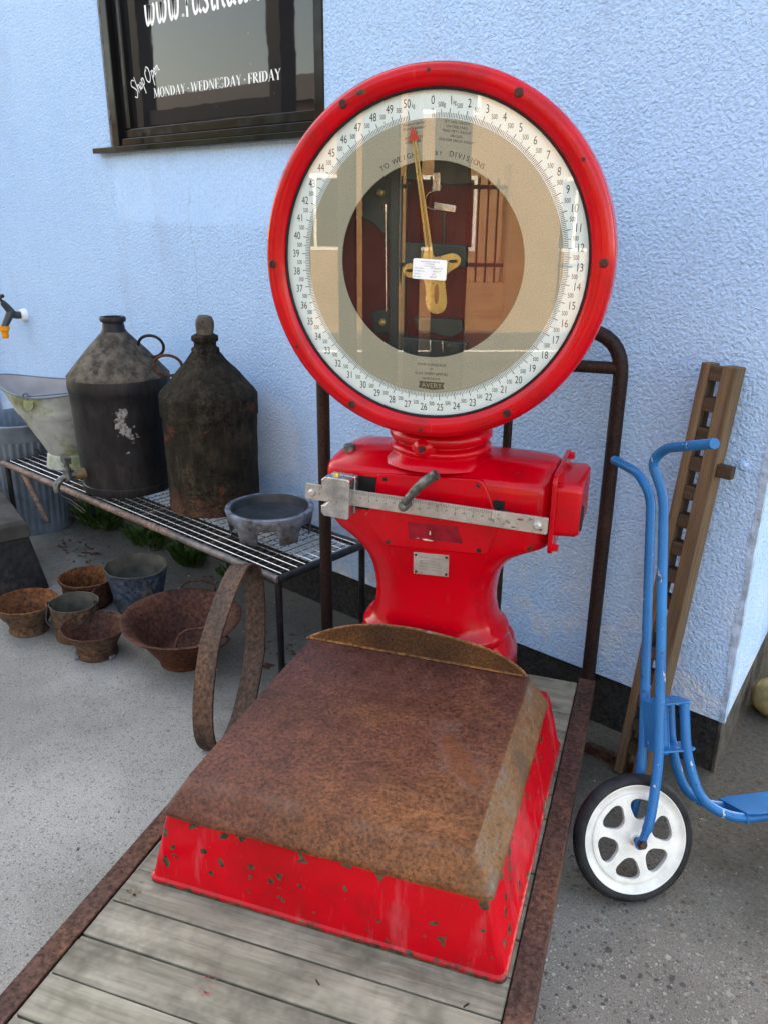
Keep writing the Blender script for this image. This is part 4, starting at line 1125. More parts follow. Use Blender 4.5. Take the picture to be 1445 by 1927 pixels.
# glass and the paper sticker on it
b = MB(); b.disc(0.3435, 0.4015, 96, MD)
make('dial_glass', b, 'glass', sc_, smooth=0, fix=False)
b = MB(); tl = R(-2.0)
def sk_(x, y, dep): return dl(0.001 + x * math.cos(tl) - y * math.sin(tl), -0.014 + x * math.sin(tl) + y * math.cos(tl), dep)
b.loft([[sk_(p[0], p[1], -0.4022) for p in rrect(-0.0385, 0.0385, -0.0215, 0.0215, 0.004, 4)], [sk_(p[0], p[1], -0.4025) for p in rrect(-0.0385, 0.0385, -0.0215, 0.0215, 0.004, 4)]])
stk = make('sticker', b, 'paper', sc_, smooth=0)
b = MB()
for tx, x_, y_, cp in (('SCALE SERVICES (TWT) LTD', 0, 0.0145, 0.0030), ('01 730 812000', 0, 0.0098, 0.0028), ('www.scaleservices.co.uk', 0, 0.0058, 0.0024), ('Date of Calibration', -0.024, 0.0005, 0.0024), ('Next Calibration Due', -0.024, -0.0055, 0.0024), ('Calibrated by', -0.028, -0.0115, 0.0024), ('Serial / Tag No', -0.028, -0.0175, 0.0024)):
    put_text(b, tx, cp, lambda x, y: sk_(x_ + x, y_ + y, -0.40275), xs=0.8)
make('sticker_print', b, plain('blue_print', (0.10, 0.10, 0.25), 0.6), stk, smooth=0, fix=False)
b = MB()
for tx, x_, y_ in (('17th August 18', 0.014, 0.0012), ('August 19', 0.016, -0.0050), ('John', 0.010, -0.0110), ('LBA 196', 0.008, -0.0172)):
    put_text(b, tx, 0.0036, lambda x, y: sk_(x_ + x, y_ + y, -0.40275), xs=0.85, shear=0.25)
make('sticker_handwriting', b, plain('grey_ink', (0.16, 0.17, 0.2), 0.6), stk, smooth=0, fix=False)

# front hatch, plates, steelyard
FV = VC - 0.132                                        # front face of the head
pan = [(-0.553, 0.900), (-0.545, 0.906), (-0.300, 0.917), (-0.288, 0.912), (-0.272, 0.880), (-0.262, 0.852), (-0.243, 0.832), (-0.240, 0.818), (-0.268, 0.736), (-0.278, 0.728), (-0.522, 0.717), (-0.534, 0.722), (-0.580, 0.776), (-0.584, 0.792), (-0.560, 0.830)]
b = MB(); b.prism(pan, 'y', FV - 0.0045, FV + 0.010)
hatch = make('hatch_cover', b, 'red', sc_, smooth=0, bevel=0.0028, seg=3)
for (x_, z_, m_) in ((-0.532, 0.893, 'black'), (-0.300, 0.903, 'screw'), (-0.522, 0.728, 'screw'), (-0.290, 0.738, 'black')):
    b = MB(); b.lathe([(0.0001, 0.0028), (0.0045, 0.0024), (0.0062, 0.0)], 14, Matrix.Translation((x_, FV - 0.0046, z_)) @ Matrix.Rotation(R(90), 4, 'X'))
    make('screw', b, m_, hatch)
b = MB(); b.add([(p[0], FV - 0.0049, p[1]) for p in ((-0.472, 0.789), (-0.345, 0.794), (-0.330, 0.750), (-0.468, 0.744))], [(0, 1, 2, 3)])
lab = make('label_remnant', b, 'label_red', hatch, smooth=0, fix=False)
b = MB()
for cx, cy, s_ in ((-0.414, 0.766, 0.006), (-0.425, 0.7480, 0.007), (-0.412, 0.7475, 0.006), (-0.445, 0.7490, 0.003)):
    pts = []
    n = 9
    for j in range(n):
        a_ = 2 * PI * j / n
        rr_ = s_ * random.uniform(0.5, 1.0)
        pts.append((cx + rr_ * math.cos(a_) * (0.45 if cy > 0.76 else 1.6), FV - 0.0052, cy + rr_ * math.sin(a_) * (1.3 if cy > 0.76 else 0.35)))
    b.add(pts, [tuple(range(n))])
make('paper_scrap', b, 'pale_scrape', lab, smooth=0, fix=False)
b = MB(); b.box(-0.625, -0.556, FV - 0.0012, FV + 0.004, 0.806, 0.893)  # flat black plates give the shade of the slots, nothing is recessed
make('beam_slot_shade', b, 'black', sc_, smooth=0)
b = MB(); b.box(-0.262, -0.235, FV - 0.0012, FV + 0.004, 0.842, 0.870)
make('beam_slot_shade', b, 'black', sc_, smooth=0)
# nameplate
b = MB(); b.prism([(-0.455, 0.650), (-0.364, 0.654), (-0.365, 0.712), (-0.456, 0.708)], 'y', -0.3830, -0.3800)
npl = make('name_plate', b, 'steel', sc_, smooth=0, bevel=0.0006)
for (x_, z_) in ((-0.449, 0.656), (-0.370, 0.660), (-0.371, 0.706), (-0.450, 0.702)):
    b = MB(); b.lathe([(0.0001, 0.0025), (0.0030, 0.002), (0.0036, 0.0)], 10, Matrix.Translation((x_, -0.3831, z_)) @ Matrix.Rotation(R(90), 4, 'X'))
    make('rivet', b, 'screw', npl)
b = MB()
for i in range(5):
    zz = 0.697 - i * 0.008
    for x0_, x1_ in (((-0.440, -0.418), (-0.408, -0.382)) if i != 1 else ((-0.438, -0.395),)):
        b.add([(x0_, -0.38325, zz), (x1_, -0.38325, zz + 0.001), (x1_, -0.38325, zz + 0.0022), (x0_, -0.38325, zz + 0.0012)], [(0, 1, 2, 3)])
make('worn_engraving', b, plain('faint_engraving', (0.27, 0.27, 0.265), 0.5, 0.6), npl, smooth=0, fix=False)
b = MB()
for s_ in range(7):
    cx, cy = -0.452 + s_ * 0.007, 0.817 + random.uniform(-0.004, 0.004)
    pts = [(cx + 0.0045 * random.uniform(0.4, 1) * math.cos(2 * PI * j / 7), FV - 0.0049, cy + 0.0018 * random.uniform(0.3, 1) * math.sin(2 * PI * j / 7)) for j in range(7)]
    b.add(pts, [tuple(range(7))])
make('paint_scrape', b, 'pale_scrape', hatch, smooth=0, fix=False)
# graduated beam
BM = Matrix.Translation((-0.4265, 0, 0.8445)) @ Matrix.Rotation(R(1.55), 4, 'Y')
BV = -0.428
b = MB(); b.prism(rrect(-0.301, 0.301, -0.0200, 0.0200, 0.003, 2), 'y', BV, BV + 0.007, BM)
beam = make('steelyard_beam', b, 'steel', sc_, smooth=0, bevel=0.0008)
tk = MB(); fg = MB()
for i in range(0, 101):
    x_ = -0.262 + i * 0.00432
    L = 0.0135 if i % 10 == 0 else (0.011 if i % 5 == 0 else 0.0080)
    q = [(x_ - 0.0004, 0.0195 - L), (x_ + 0.0004, 0.0195 - L), (x_ + 0.0004, 0.0192), (x_ - 0.0004, 0.0192)]
    tk.add([tuple(BM @ Vector((p[0], BV - 0.0003, p[1]))) for p in q], [(0, 1, 2, 3)])
    if i % 10 == 0:
        put_text(fg, str(i // 10) + ('kg' if i == 100 else ''), 0.0072, lambda x, y: tuple(BM @ Vector((x_ + x, BV - 0.0003, -0.0055 + y))), xs=0.8)
    elif i % 5 == 0:
        put_text(fg, '500', 0.0042, lambda x, y: tuple(BM @ Vector((x_ + x, BV - 0.0003, 0.0010 + y))), xs=0.8)
fg2 = MB()
put_text(fg2, '100g', 0.0060, lambda x, y: tuple(BM @ Vector((0.208 + x, BV - 0.0003, -0.0050 + y))), xs=0.8)
make('beam_divisions', tk, 'ink', beam, smooth=0, fix=False)
make('beam_figures', fg, 'ink', beam, smooth=0, fix=False)
make('division_value', fg2, 'ink', beam, smooth=0, fix=False)
st = MB()
for cx, cy, r_ in ((0.222, -0.013, 0.006), (0.240, 0.008, 0.009), (0.200, -0.009, 0.004), (0.186, 0.002, 0.003), (0.262, 0.012, 0.006), (0.232, -0.004, 0.003), (0.285, -0.010, 0.006)):
    st.add([tuple(BM @ Vector((cx + r_ * random.uniform(0.4, 1.3) * math.cos(2 * PI * j / 9), BV - 0.00025, cy + 0.5 * r_ * random.uniform(0.4, 1) * math.sin(2 * PI * j / 9)))) for j in range(9)], [tuple(range(9))])
make('rust_spots', st, 'platform_edge', beam, smooth=0, fix=False)
for x_ in (-0.281, 0.278):
    b = MB(); b.lathe([(0.0001, 0.008), (0.006, 0.008), (0.0095, 0.004), (0.010, 0.0)], 16, BM @ Matrix.Translation((x_, BV, -0.001)) @ Matrix.Rotation(R(90), 4, 'X'))
    make('beam_screw', b, 'steel', beam)
for x_ in (-0.20, 0.19):
    b = MB(); b.box(x_ - 0.008, x_ + 0.008, BV + 0.0072, FV - 0.004 if x_ < 0.1 else FV + 0.002, -0.01, 0.01, BM)
    make('beam_stud', b, 'iron_green', beam, smooth=0)
po = [(-0.236, 0.055), (-0.176, 0.055), (-0.172, 0.051), (-0.172, -0.045), (-0.176, -0.049), (-0.238, -0.047), (-0.246, -0.038), (-0.246, -0.020), (-0.236, -0.018), (-0.227, -0.008), (-0.226, 0.004), (-0.232, 0.014), (-0.245, 0.022), (-0.246, 0.046)]
b = MB(); b.prism(po, 'y', BV - 0.030, BV - 0.0006, BM)
poise = make('sliding_poise', b, 'chrome', sc_, smooth=0, bevel=0.004, seg=3)
b = MB(); b.box(-0.236, -0.170, BV + 0.0075, BV + 0.028, -0.045, 0.053, BM)
make('poise_back', b, 'chrome', poise, smooth=0, bevel=0.003)
b = MB(); b.lathe([(0.0001, 0.010), (0.006, 0.009), (0.008, 0.004), (0.008, 0.0)], 16, BM @ Matrix.Translation((-0.212, BV - 0.014, 0.055)))
make('poise_screw', b, 'brass', poise)
# crank lever
b = MB(); b.tube(smooth_path([(-0.462, -0.456, 0.854), (-0.455, -0.460, 0.868), (-0.435, -0.462, 0.895), (-0.412, -0.460, 0.920), (-0.394, -0.456, 0.934)], 5), [0.0095] * 5 + [0.010] * 5 + [0.0115] * 5 + [0.0125] * 5 + [0.0125], 12)
lv = make('lever', b, 'lever', sc_, smooth=60)
b = MB(); b.lathe([(0.0001, 0.018), (0.008, 0.016), (0.0125, 0.008), (0.013, 0.0), (0.012, -0.03)], 18, Matrix.Translation((-0.462, -0.452, 0.854)) @ Matrix.Rotation(R(90), 4, 'X'))
make('lever_pivot', b, 'lever', lv)
b = MB(); b.lathe([(0.0001, 0.012), (0.012, 0.010), (0.0125, 0.0), (0.010, -0.012), (0.0001, -0.014)], 16, Matrix.Translation((-0.391, -0.455, 0.936)) @ Matrix.Rotation(R(50), 4, 'Y'))
make('lever_knob', b, 'lever', lv)
# right end: flange, cap and bolts
b = MB(); b.loft([[(x_, p[0], p[1]) for p in rrect(VC - 0.138, VC + 0.130, 0.748, 0.944, 0.022, 5)] for x_ in (-0.1275, -0.1165)])
flg = make('end_flange', b, 'red', sc_, smooth=30, bevel=0.002)
b = MB(); b.loft([[(x_, p[0], p[1]) for p in rrect(VC - d1, VC + d1, 0.785 - g, 0.917 + g, 0.018, 5)] for x_, d1, g in ((-0.1165, 0.108, 0.0), (-0.072, 0.106, -0.001), (-0.062, 0.100, -0.006))])
cap = make('end_cap', b, 'red', sc_, smooth=35)
b = MB(); b.lathe([(0.0001, 0.004), (0.030, 0.0035), (0.034, 0.0)], 24, Matrix.Translation((-0.0625, VC - 0.06, 0.825)) @ Matrix.Rotation(R(90), 4, 'Y'))
make('rubber_patch', b, 'black', cap)
for (y_, z_) in ((VC - 0.115, 0.932), (VC + 0.10, 0.932), (VC - 0.115, 0.762), (VC + 0.10, 0.762)):
    b = MB(); b.lathe([(0.0001, 0.012), (0.009, 0.012), (0.010, 0.0)], 6, Matrix.Translation((-0.1163, y_, z_)) @ Matrix.Rotation(R(90), 4, 'Y'))
    make('flange_bolt', b, 'red', flg, smooth=20)

# ================================================================== WIRE SHELF AND WHAT STANDS ON IT
SX0, SX1, SY0, SY1, SZ = -3.665, -1.792, 1.538, 1.925, 0.43
shf = thing('wire_shelf', 'long low wire mesh shelf on thin legs against the blue wall', 'shelf', (0, 0, 0))
b = MB(); b.cyl((SX0 - 0.02, SY0, SZ - 0.012), (-2.35, SY0, SZ - 0.012), 0.0135, n=12)
make('front_rail', b, 'shelf_rail', shf)
b = MB(); b.cyl((-2.35, SY0, SZ - 0.012), (SX1, SY0, SZ - 0.012), 0.0130, n=12)
make('front_rail', b, plain('worn_grey_pipe', (0.14, 0.12, 0.115), 0.5, 0.2, 0.25, 25), shf)
for nm, p, q in (('back_rail', (SX0, SY1, SZ - 0.012), (SX1, SY1, SZ - 0.012)), ('end_rail', (SX1, SY0, SZ - 0.012), (SX1, SY1, SZ - 0.012)), ('end_rail', (SX0, SY0, SZ - 0.012), (SX0, SY1, SZ - 0.012))):
    b = MB(); b.cyl(p, q, 0.0125, n=12)
    make(nm, b, 'shelf_black', shf)
for (x_, y_) in ((SX1, SY0), (SX1, SY1), (SX0 + 0.02, SY0), (SX0 + 0.02, SY1)):
    b = MB(); b.cyl((x_, y_, 0.0), (x_, y_, SZ - 0.022), 0.0115, n=12)
    make('leg', b, 'shelf_black', shf)
for x_ in (-3.15, -2.62, -2.20):
    b = MB(); b.cyl((x_, SY0, SZ - 0.014), (x_, SY1, SZ - 0.014), 0.007, n=8)
    make('cross_bar', b, 'shelf_rail', shf)
b = MB(); b.tube([(-3.50, 1.545, 0.405), (-3.44, 1.555, 0.30), (-3.375, 1.562, 0.20)], 0.013, 12, False)
make('bent_brace', b, 'shelf_rail', shf)
wmesh = None
nw = 11
for i in range(nw):
    y_ = SY0 + 0.022 + (SY1 - SY0 - 0.044) * i / (nw - 1)
    b = MB(); b.cyl((SX0 + 0.008, 0, 0), (SX1 - 0.008, 0, 0), 0.0019, n=6, caps=False)
    o = make('long_wire', b, 'wire', shf, loc=(0, y_, SZ - 0.0005 + random.uniform(-0.001, 0.0)))
    if i == 0: wm0 = o.data
    else:
        old = o.data; o.data = wm0; bpy.data.meshes.remove(old)
nx_ = 50
for i in range(nx_):
    x_ = SX0 + 0.03 + (SX1 - SX0 - 0.06) * i / (nx_ - 1)
    if i == 0:
        b = MB(); b.cyl((0, SY0 + 0.005, 0), (0, SY1 - 0.005, 0), 0.0017, n=6, caps=False)
        w0 = make('cross_wire', b, 'wire_dark', shf, loc=(x_, 0, SZ - 0.0042))
    else:
        o = w0.copy(); COL.objects.link(o); o.parent = shf; o.location = (x_, 0, SZ - 0.0042)
ZS = SZ + 0.0022

# black can with conical top and a brass tap
can = thing('oil_can', 'black cone topped can with ring handle and brass tap, on the shelf', 'can', (-2.945, 1.735, ZS))
b = MB(); b.lathe([(0.001, 0.012), (0.176, 0.012), (0.182, 0.0), (0.184, 0.012), (0.184, 0.030), (0.180, 0.033), (0.1805, 0.04), (0.183, 0.10), (0.185, 0.15), (0.187, 0.20), (0.190, 0.27), (0.193, 0.34), (0.196, 0.405), (0.1985, 0.409), (0.200, 0.425), (0.1995, 0.455), (0.197, 0.463)], 72, None, wob=lambda t, z: 1 + 0.006 * math.sin(3 * t + 9 * z) + 0.004 * math.sin(7 * t - 20 * z) - 0.03 * math.exp(-((t - 5.2) / 0.25) ** 2 - ((z - 0.15) / 0.06) ** 2))
make('body', b, 'can_black', can, smooth=50)
b = MB(); b.lathe([(0.199, 0.462), (0.1985, 0.467), (0.120, 0.558), (0.052, 0.628), (0.048, 0.634)], 72, None, wob=lambda t, z: 1 + 0.006 * math.sin(3 * t + 5) + 0.010 * math.sin(5 * t + 14 * z) * (0.63 - z))
make('cone_top', b, 'can_cone', can, smooth=50)
b = MB(); b.lathe([(0.049, 0.632), (0.044, 0.642), (0.040, 0.668), (0.048, 0.672), (0.050, 0.684), (0.046, 0.690), (0.034, 0.689), (0.032, 0.66), (0.001, 0.655)], 40, None, wob=lambda t, z: 1 + 0.05 * math.sin(2 * t + 1) * (z > 0.67))
b.box(-0.062, -0.035, -0.016, 0.016, 0.625, 0.672, Matrix.Rotation(R(-40), 4, 'Z'))
make('neck', b, 'can_black', can, smooth=50)
def ring_handle(cx, cy, cz, rx, rz, ang_, tilt, r_):
    M_ = Matrix.Translation((cx, cy, cz)) @ Matrix.Rotation(ang_, 4, 'Z') @ Matrix.Rotation(tilt, 4, 'X')
    m_ = MB(); m_.tube([tuple(M_ @ Vector((rx * math.cos(2 * PI * j / 28), 0, rz * math.sin(2 * PI * j / 28)))) for j in range(29)], r_, 8, False)
    return m_
make('ring_handle', ring_handle(0.118, 0.085, 0.578, 0.050, 0.044, R(40), R(12), 0.0060), 'tube', can)
fa = R(-98)                                               # the tap looks out over the front rail
FM = Matrix.Rotation(fa, 4, 'Z')
b = MB(); b.tube([tuple(FM @ Vector(p)) for p in ((0.17, 0.0, 0.085), (0.205, 0, 0.085), (0.222, 0, 0.085))], [0.025, 0.022, 0.017], 12)
make('tap_boss', b, plain('old_brass', (0.17, 0.115, 0.065), 0.6, 0.3, 0.2), can)
b = MB(); b.tube([tuple(FM @ Vector(p)) for p in smooth_path(((0.215, 0, 0.085), (0.25, 0, 0.085), (0.285, 0, 0.072), (0.30, 0, 0.045), (0.298, 0, 0.030)), 5)], 0.013, 12)
b.tube([tuple(FM @ Vector(p)) for p in ((0.250, 0, 0.070), (0.250, 0, 0.118), (0.250, 0, 0.122), (0.250, 0, 0.142))], [0.017, 0.016, 0.011, 0.009], 12)
b.box(0.238, 0.262, -0.026, 0.026, 0.140, 0.165, FM)
make('tap', b, 'lever', can, smooth=40)

# cracked brown can with bung
can2 = thing('tar_can', 'cracked tar caked brown can with a bung in its neck, on the shelf', 'can', (-2.490, 1.832, ZS), R(10))
from mathutils import noise as mn
def crust(t, z, f, seed=0.0):
    p = Vector((math.cos(t) * f, math.sin(t) * f, z * f * 5 + seed))
    return mn.noise(p) + 0.6 * mn.noise(p * 2.3) + 0.35 * mn.noise(p * 5.1) + 0.2 * mn.noise(p * 11.0)
def dense(prof, step):
    out = [prof[0]]
    for a_, b_ in zip(prof, prof[1:]):
        n_ = max(1, int(math.hypot(b_[0] - a_[0], b_[1] - a_[1]) / step))
        out += [(a_[0] + (b_[0] - a_[0]) * j / n_, a_[1] + (b_[1] - a_[1]) * j / n_) for j in range(1, n_ + 1)]
    return out
def lump(t, z):
    return 1 + 0.012 * math.sin(4 * t + 11 * z) + 0.010 * math.sin(9 * t - 17 * z) + 0.006 * math.sin(17 * t + 31 * z)
b = MB(); b.lathe([(0.001, 0.006), (0.168, 0.006)] + dense([(0.174, 0.0), (0.175, 0.02), (0.171, 0.03), (0.172, 0.10), (0.174, 0.25), (0.177, 0.355), (0.182, 0.362), (0.182, 0.405), (0.183, 0.432), (0.181, 0.438)], 0.007), 160, None, wob=lambda t, z: 1 + 0.011 * crust(t, z, 2.2) * (0.4 + 0.6 * (z < 0.36)))
make('body', b, 'can_caked', can2, smooth=60)
pr = [(0.182, 0.437)] + [(0.180 - 0.142 * (i / 14.0) + 0.002 * math.sin(i * 1.1), 0.44 + 0.165 * (i / 14.0)) for i in range(15)]
b = MB(); b.lathe(dense(pr, 0.006), 160, None, wob=lambda t, z: 1 + (0.035 if z > 0.445 else 0.012) * crust(t, z, 2.0, 3.0) + (0.10 * math.exp(-((z - 0.50) / 0.03) ** 2) * max(0.0, crust(t, 0.5, 1.2)) if z > 0.445 else 0))
make('cone_top', b, 'can_caked', can2, smooth=60)
b = MB(); b.lathe([(0.052, 0.596), (0.050, 0.606), (0.041, 0.612), (0.041, 0.628), (0.049, 0.634), (0.049, 0.650), (0.036, 0.657)], 36, None, wob=lambda t, z: lump(t, z * 2) * 1.0)
make('neck', b, 'can_caked', can2, smooth=60)
b = MB(); b.lathe([(0.032, 0.655), (0.036, 0.690), (0.034, 0.705), (0.026, 0.722), (0.001, 0.723)], 7, Matrix.Translation((0, 0, 0.65)) @ Matrix.Rotation(R(5), 4, 'Y') @ Matrix.Translation((0, 0, -0.65)))
make('bung', b, 'can_cone', can2, smooth=25, bevel=0.004)
make('ring_handle', ring_handle(-0.122, -0.075, 0.540, 0.052, 0.040, R(30), R(12), 0.0055), 'pot_dark', can2)

# galvanised coal scuttle
scu = thing('coal_scuttle', 'galvanised coal scuttle with green algae beside the black can', 'scuttle', (-3.395, 1.724, ZS), R(41))
def ell(cx, rx, ry, z, tip=0.0, N=72, up=0.0, dip=0.0):
    out = []
    for j in range(N):
        t = 2 * PI * j / N
        c_, s_ = math.cos(t), math.sin(t)
        k_ = 1 - tip * max(0.0, -c_) ** 3
        out.append((cx + rx * c_, ry * s_ * k_, z + up * max(0.0, -c_) ** 2 + 0.4 * up * max(0.0, c_) ** 2 - dip * max(0.0, -s_) ** 2))
    return out
body_r = [ell(-0.003, 0.090, 0.088, 0.060), ell(-0.006, 0.106, 0.104, 0.10), ell(-0.014, 0.135, 0.128, 0.16, 0.1), ell(-0.024, 0.165, 0.147, 0.22, 0.15, up=0.008), ell(-0.027, 0.174, 0.153, 0.236, 0.15, up=0.010), ell(-0.028, 0.180, 0.157, 0.241, 0.15, up=0.011), ell(-0.029, 0.181, 0.157, 0.249, 0.15, up=0.012), ell(-0.030, 0.187, 0.161, 0.254, 0.15, up=0.013), ell(-0.031, 0.189, 0.161, 0.262, 0.15, up=0.014), ell(-0.038, 0.213, 0.174, 0.310, 0.2, up=0.030, dip=0.004), ell(-0.046, 0.236, 0.184, 0.352, 0.22, up=0.048, dip=0.012)]
b = MB(); b.loft(body_r, False, False)
make('body', b, 'scuttle', scu, smooth=60)
b = MB()
b.loft([[(p[0] * 0.985 - 0.001, p[1] * 0.985, p[2] + 0.002) for p in r_] for r_ in (body_r[0], body_r[2], body_r[3], body_r[9], body_r[10])], True, False)
make('inside', b, 'scuttle_in', scu, smooth=60)
b = MB(); rim = body_r[-1]; b.tube(rim + [rim[0]], 0.0045, 8, False)
make('rolled_rim', b, 'zinc', scu)
b = MB(); b.loft([ell(-0.005, 0.106, 0.104, 0.0), ell(-0.005, 0.104, 0.102, 0.006), ell(-0.005, 0.096, 0.094, 0.052), ell(-0.005, 0.094, 0.092, 0.058), ell(-0.005, 0.088, 0.086, 0.064)], True, False)
make('foot', b, 'scuttle', scu, smooth=40)
b = MB(); b.tube(smooth_path([(-0.085, -0.180, 0.348), (-0.03, -0.170, 0.350), (0.04, -0.145, 0.352), (0.11, -0.10, 0.355), (0.15, 0.0, 0.362), (0.09, 0.14, 0.366), (-0.05, 0.172, 0.366)], 6), 0.0040, 8)
make('bail_handle', b, 'zinc', scu)
b = MB(); b.prism(rrect(-0.020, 0.020, -0.044, 0.010, 0.018, 5), 'y', -0.003, 0.003, Matrix.Translation((-0.080, -0.176, 0.332)) @ Matrix.Rotation(R(-12), 4, 'X'))
make('handle_lug', b, 'scuttle', scu, smooth=30)
b = MB(); b.tube([(-0.085 + 0.013 * math.cos(2 * PI * j / 16), -0.184, 0.348 + 0.013 * math.sin(2 * PI * j / 16)) for j in range(17)], 0.004, 6, False)
make('handle_eye', b, 'zinc', scu)
b = MB(); b.tube([(body_r[i][50][0] * 1.004, body_r[i][50][1] * 1.004, body_r[i][50][2]) for i in range(len(body_r))], 0.0022, 6)
make('side_seam', b, 'scuttle', scu)

# low iron trivet pan with cut-out legs
tv = thing('trivet_pan', 'round grey iron pan on four flat legs at the shelf end', 'pan', (-2.095, 1.772, ZS))
b = MB()
N = 216
leg_c = [R(a) for a in range(-74, 286, 60)]
def isleg(t):
    return min(abs((t - c_ + PI) % (2 * PI) - PI) for c_ in leg_c)
rings = [[], [], []]
for j in range(N):
    t = 2 * PI * j / N
    d0 = math.degrees(isleg(t))
    e0 = min(1.0, max(0.0, (d0 - 15.5) / 7.0))
    zb = 0.0 if d0 < 14.5 else 0.030 + 0.027 * math.sqrt(max(0.0, 1 - (1 - e0) ** 2))
    if 14.5 <= d0 < 15.6: zb = 0.012
    for k_, (r_, z_) in enumerate(((0.141 + 0.013 * zb / 0.086, zb), (0.154, 0.086), (0.157, 0.094))):
        rings[k_].append((r_ * math.cos(t), r_ * math.sin(t), z_))
b.loft(rings, False, False)
sk2 = make('skirt_with_legs', b, 'trivet', tv, smooth=60)
sm_ = sk2.modifiers.new('solid', 'SOLIDIFY'); sm_.thickness = 0.004; sm_.offset = -1
oc = lambda t, z: 1 - 0.012 * (0.5 + 0.5 * math.cos(8 * t))
b = MB(); b.lathe([(0.157, 0.0915), (0.158, 0.097), (0.152, 0.100), (0.140, 0.0985)], 64, None, wob=oc)
make('rim', b, 'trivet', tv, smooth=50)
b = MB(); b.lathe([(0.1405, 0.0982), (0.134, 0.094), (0.128, 0.070), (0.116, 0.066), (0.001, 0.064)], 64, None, wob=oc)
make('pan', b, 'trivet_in', tv, smooth=40)

# ------------------------------------------------------------------ left: dustbin and soot box
bin_ = thing('dustbin', 'corrugated galvanised dustbin behind the shelf at the left edge', 'dustbin', (-3.925, 1.76, 0))
b = MB(); b.lathe([(0.001, 0.02), (0.185, 0.02), (0.187, 0.0), (0.189, 0.05), (0.190, 0.055), (0.205, 0.47), (0.207, 0.475)], 240, None, wob=lambda t, z: 1 + (0.018 * math.sin(40 * t) if 0.052 < z < 0.472 else 0))
make('body', b, 'zinc', bin_, smooth=60)
b = MB(); b.lathe([(0.207, 0.474), (0.210, 0.49), (0.212, 0.535), (0.218, 0.545), (0.219, 0.555), (0.213, 0.560), (0.206, 0.552), (0.200, 0.42), (0.185, 0.03), (0.001, 0.03)], 160, None, wob=lambda t, z: 1 + (0.012 * math.sin(40 * t) if z < 0.45 else 0))
make('rim_band', b, 'zinc', bin_, smooth=50)
b = MB(); b.tube(fillet_path([(0.21, -0.05, 0.44), (0.245, -0.05, 0.44), (0.245, -0.05, 0.33), (0.205, -0.05, 0.33)], 0.025, 5), 0.006, 8)
make('side_handle', b, 'tube', bin_)
bx_ = thing('soot_box', 'dark tapered metal box at the left edge under the shelf', 'box', (-3.2, 1.395, 0), math.atan2(0.22, -0.976) - PI)
# local x runs back along the lid edge to the left (negative), y towards the viewer (negative)
b = MB()
b.loft([[(0.055, 0.04, 0), (0.055, -0.46, 0), (-0.58, -0.46, 0), (-0.58, 0.04, 0)], [(0.0, 0.0, 0.225), (0.0, -0.42, 0.225), (-0.52, -0.42, 0.225), (-0.52, 0.0, 0.225)]])
make('body', b, 'box', bx_, smooth=0, bevel=0.004)
b = MB(); b.loft([[(0.006, 0.006, 0.226), (0.006, -0.426, 0.226), (-0.526, -0.426, 0.226), (-0.526, 0.006, 0.226)], [(0.004, 0.004, 0.285), (0.004, -0.424, 0.285), (-0.524, -0.424, 0.285), (-0.524, 0.004, 0.285)], [(-0.01, -0.008, 0.300), (-0.01, -0.41, 0.300), (-0.51, -0.41, 0.325), (-0.51, -0.008, 0.325)]])
make('lid', b, 'box_lid', bx_, smooth=0, bevel=0.004)

# ================================================================== POTS ON THE GROUND
def pot(name, label, cat, loc, prof, mat, tilt=(0, 0), wob=None, inner=None, inmat=None, rz=0.0):
    t_ = thing(name, label, cat, loc, rz)
    b_ = MB(); b_.lathe(dense(prof, 0.012), 72, Matrix.Rotation(R(tilt[0]), 4, 'X') @ Matrix.Rotation(R(tilt[1]), 4, 'Y'), wob=wob)
    make('body', b_, mat, t_, smooth=50)
    if inner:
        b_ = MB(); b_.lathe(dense(inner, 0.012), 72, Matrix.Rotation(R(tilt[0]), 4, 'X') @ Matrix.Rotation(R(tilt[1]), 4, 'Y'), wob=wob)
        make('inside', b_, inmat or mat, t_, smooth=50)
    return t_
wb1 = lambda t, z: 1 + 0.016 * crust(t, z, 1.3, 7.0) + 0.022 * math.sin(2 * t + 1 + 4 * z) + 0.010 * math.sin(5 * t + 9 * z) + 0.006 * math.sin(11 * t)
pA = pot('rusty_bowl', 'orange rusty stepped bowl at the left edge in front of the soot box', 'bowl', (-2.845, 1.190, 0),
    [(0.001, 0.008), (0.066, 0.008), (0.070, 0.0), (0.073, 0.004), (0.068, 0.022), (0.070, 0.030), (0.090, 0.068), (0.098, 0.074), (0.099, 0.080), (0.110, 0.108), (0.116, 0.116), (0.117, 0.121)], 'pot_grey', wob=wb1,
    inner=[(0.117, 0.121), (0.112, 0.123), (0.107, 0.112), (0.095, 0.084), (0.088, 0.078), (0.067, 0.028), (0.001, 0.020)], inmat='pot_rust')
pB = pot('rusty_saucepan', 'brown rusty pan with rounded rim behind the small bucket', 'pan', (-2.885, 1.462, 0),
    [(0.001, 0.004), (0.088, 0.004), (0.094, 0.012), (0.098, 0.095), (0.106, 0.103), (0.110, 0.112), (0.109, 0.119)], 'pot_dark', wob=wb1,
    inner=[(0.109, 0.119), (0.103, 0.119), (0.100, 0.110), (0.092, 0.100), (0.088, 0.014), (0.001, 0.012)], inmat='pot_rust')
b = MB(); b.lathe([(0.0001, 0.012), (0.010, 0.010), (0.012, 0.0)], 10, Matrix.Translation((-0.107, -0.03, 0.105)) @ Matrix.Rotation(R(-90), 4, 'Y'))
make('handle_lug', b, 'pot_grey', pB)
b = MB(); b.tube(smooth_path([(0.106, -0.02, 0.108), (0.122, -0.06, 0.085), (0.128, -0.09, 0.045), (0.14, -0.105, 0.004)], 6), 0.0042, 8)
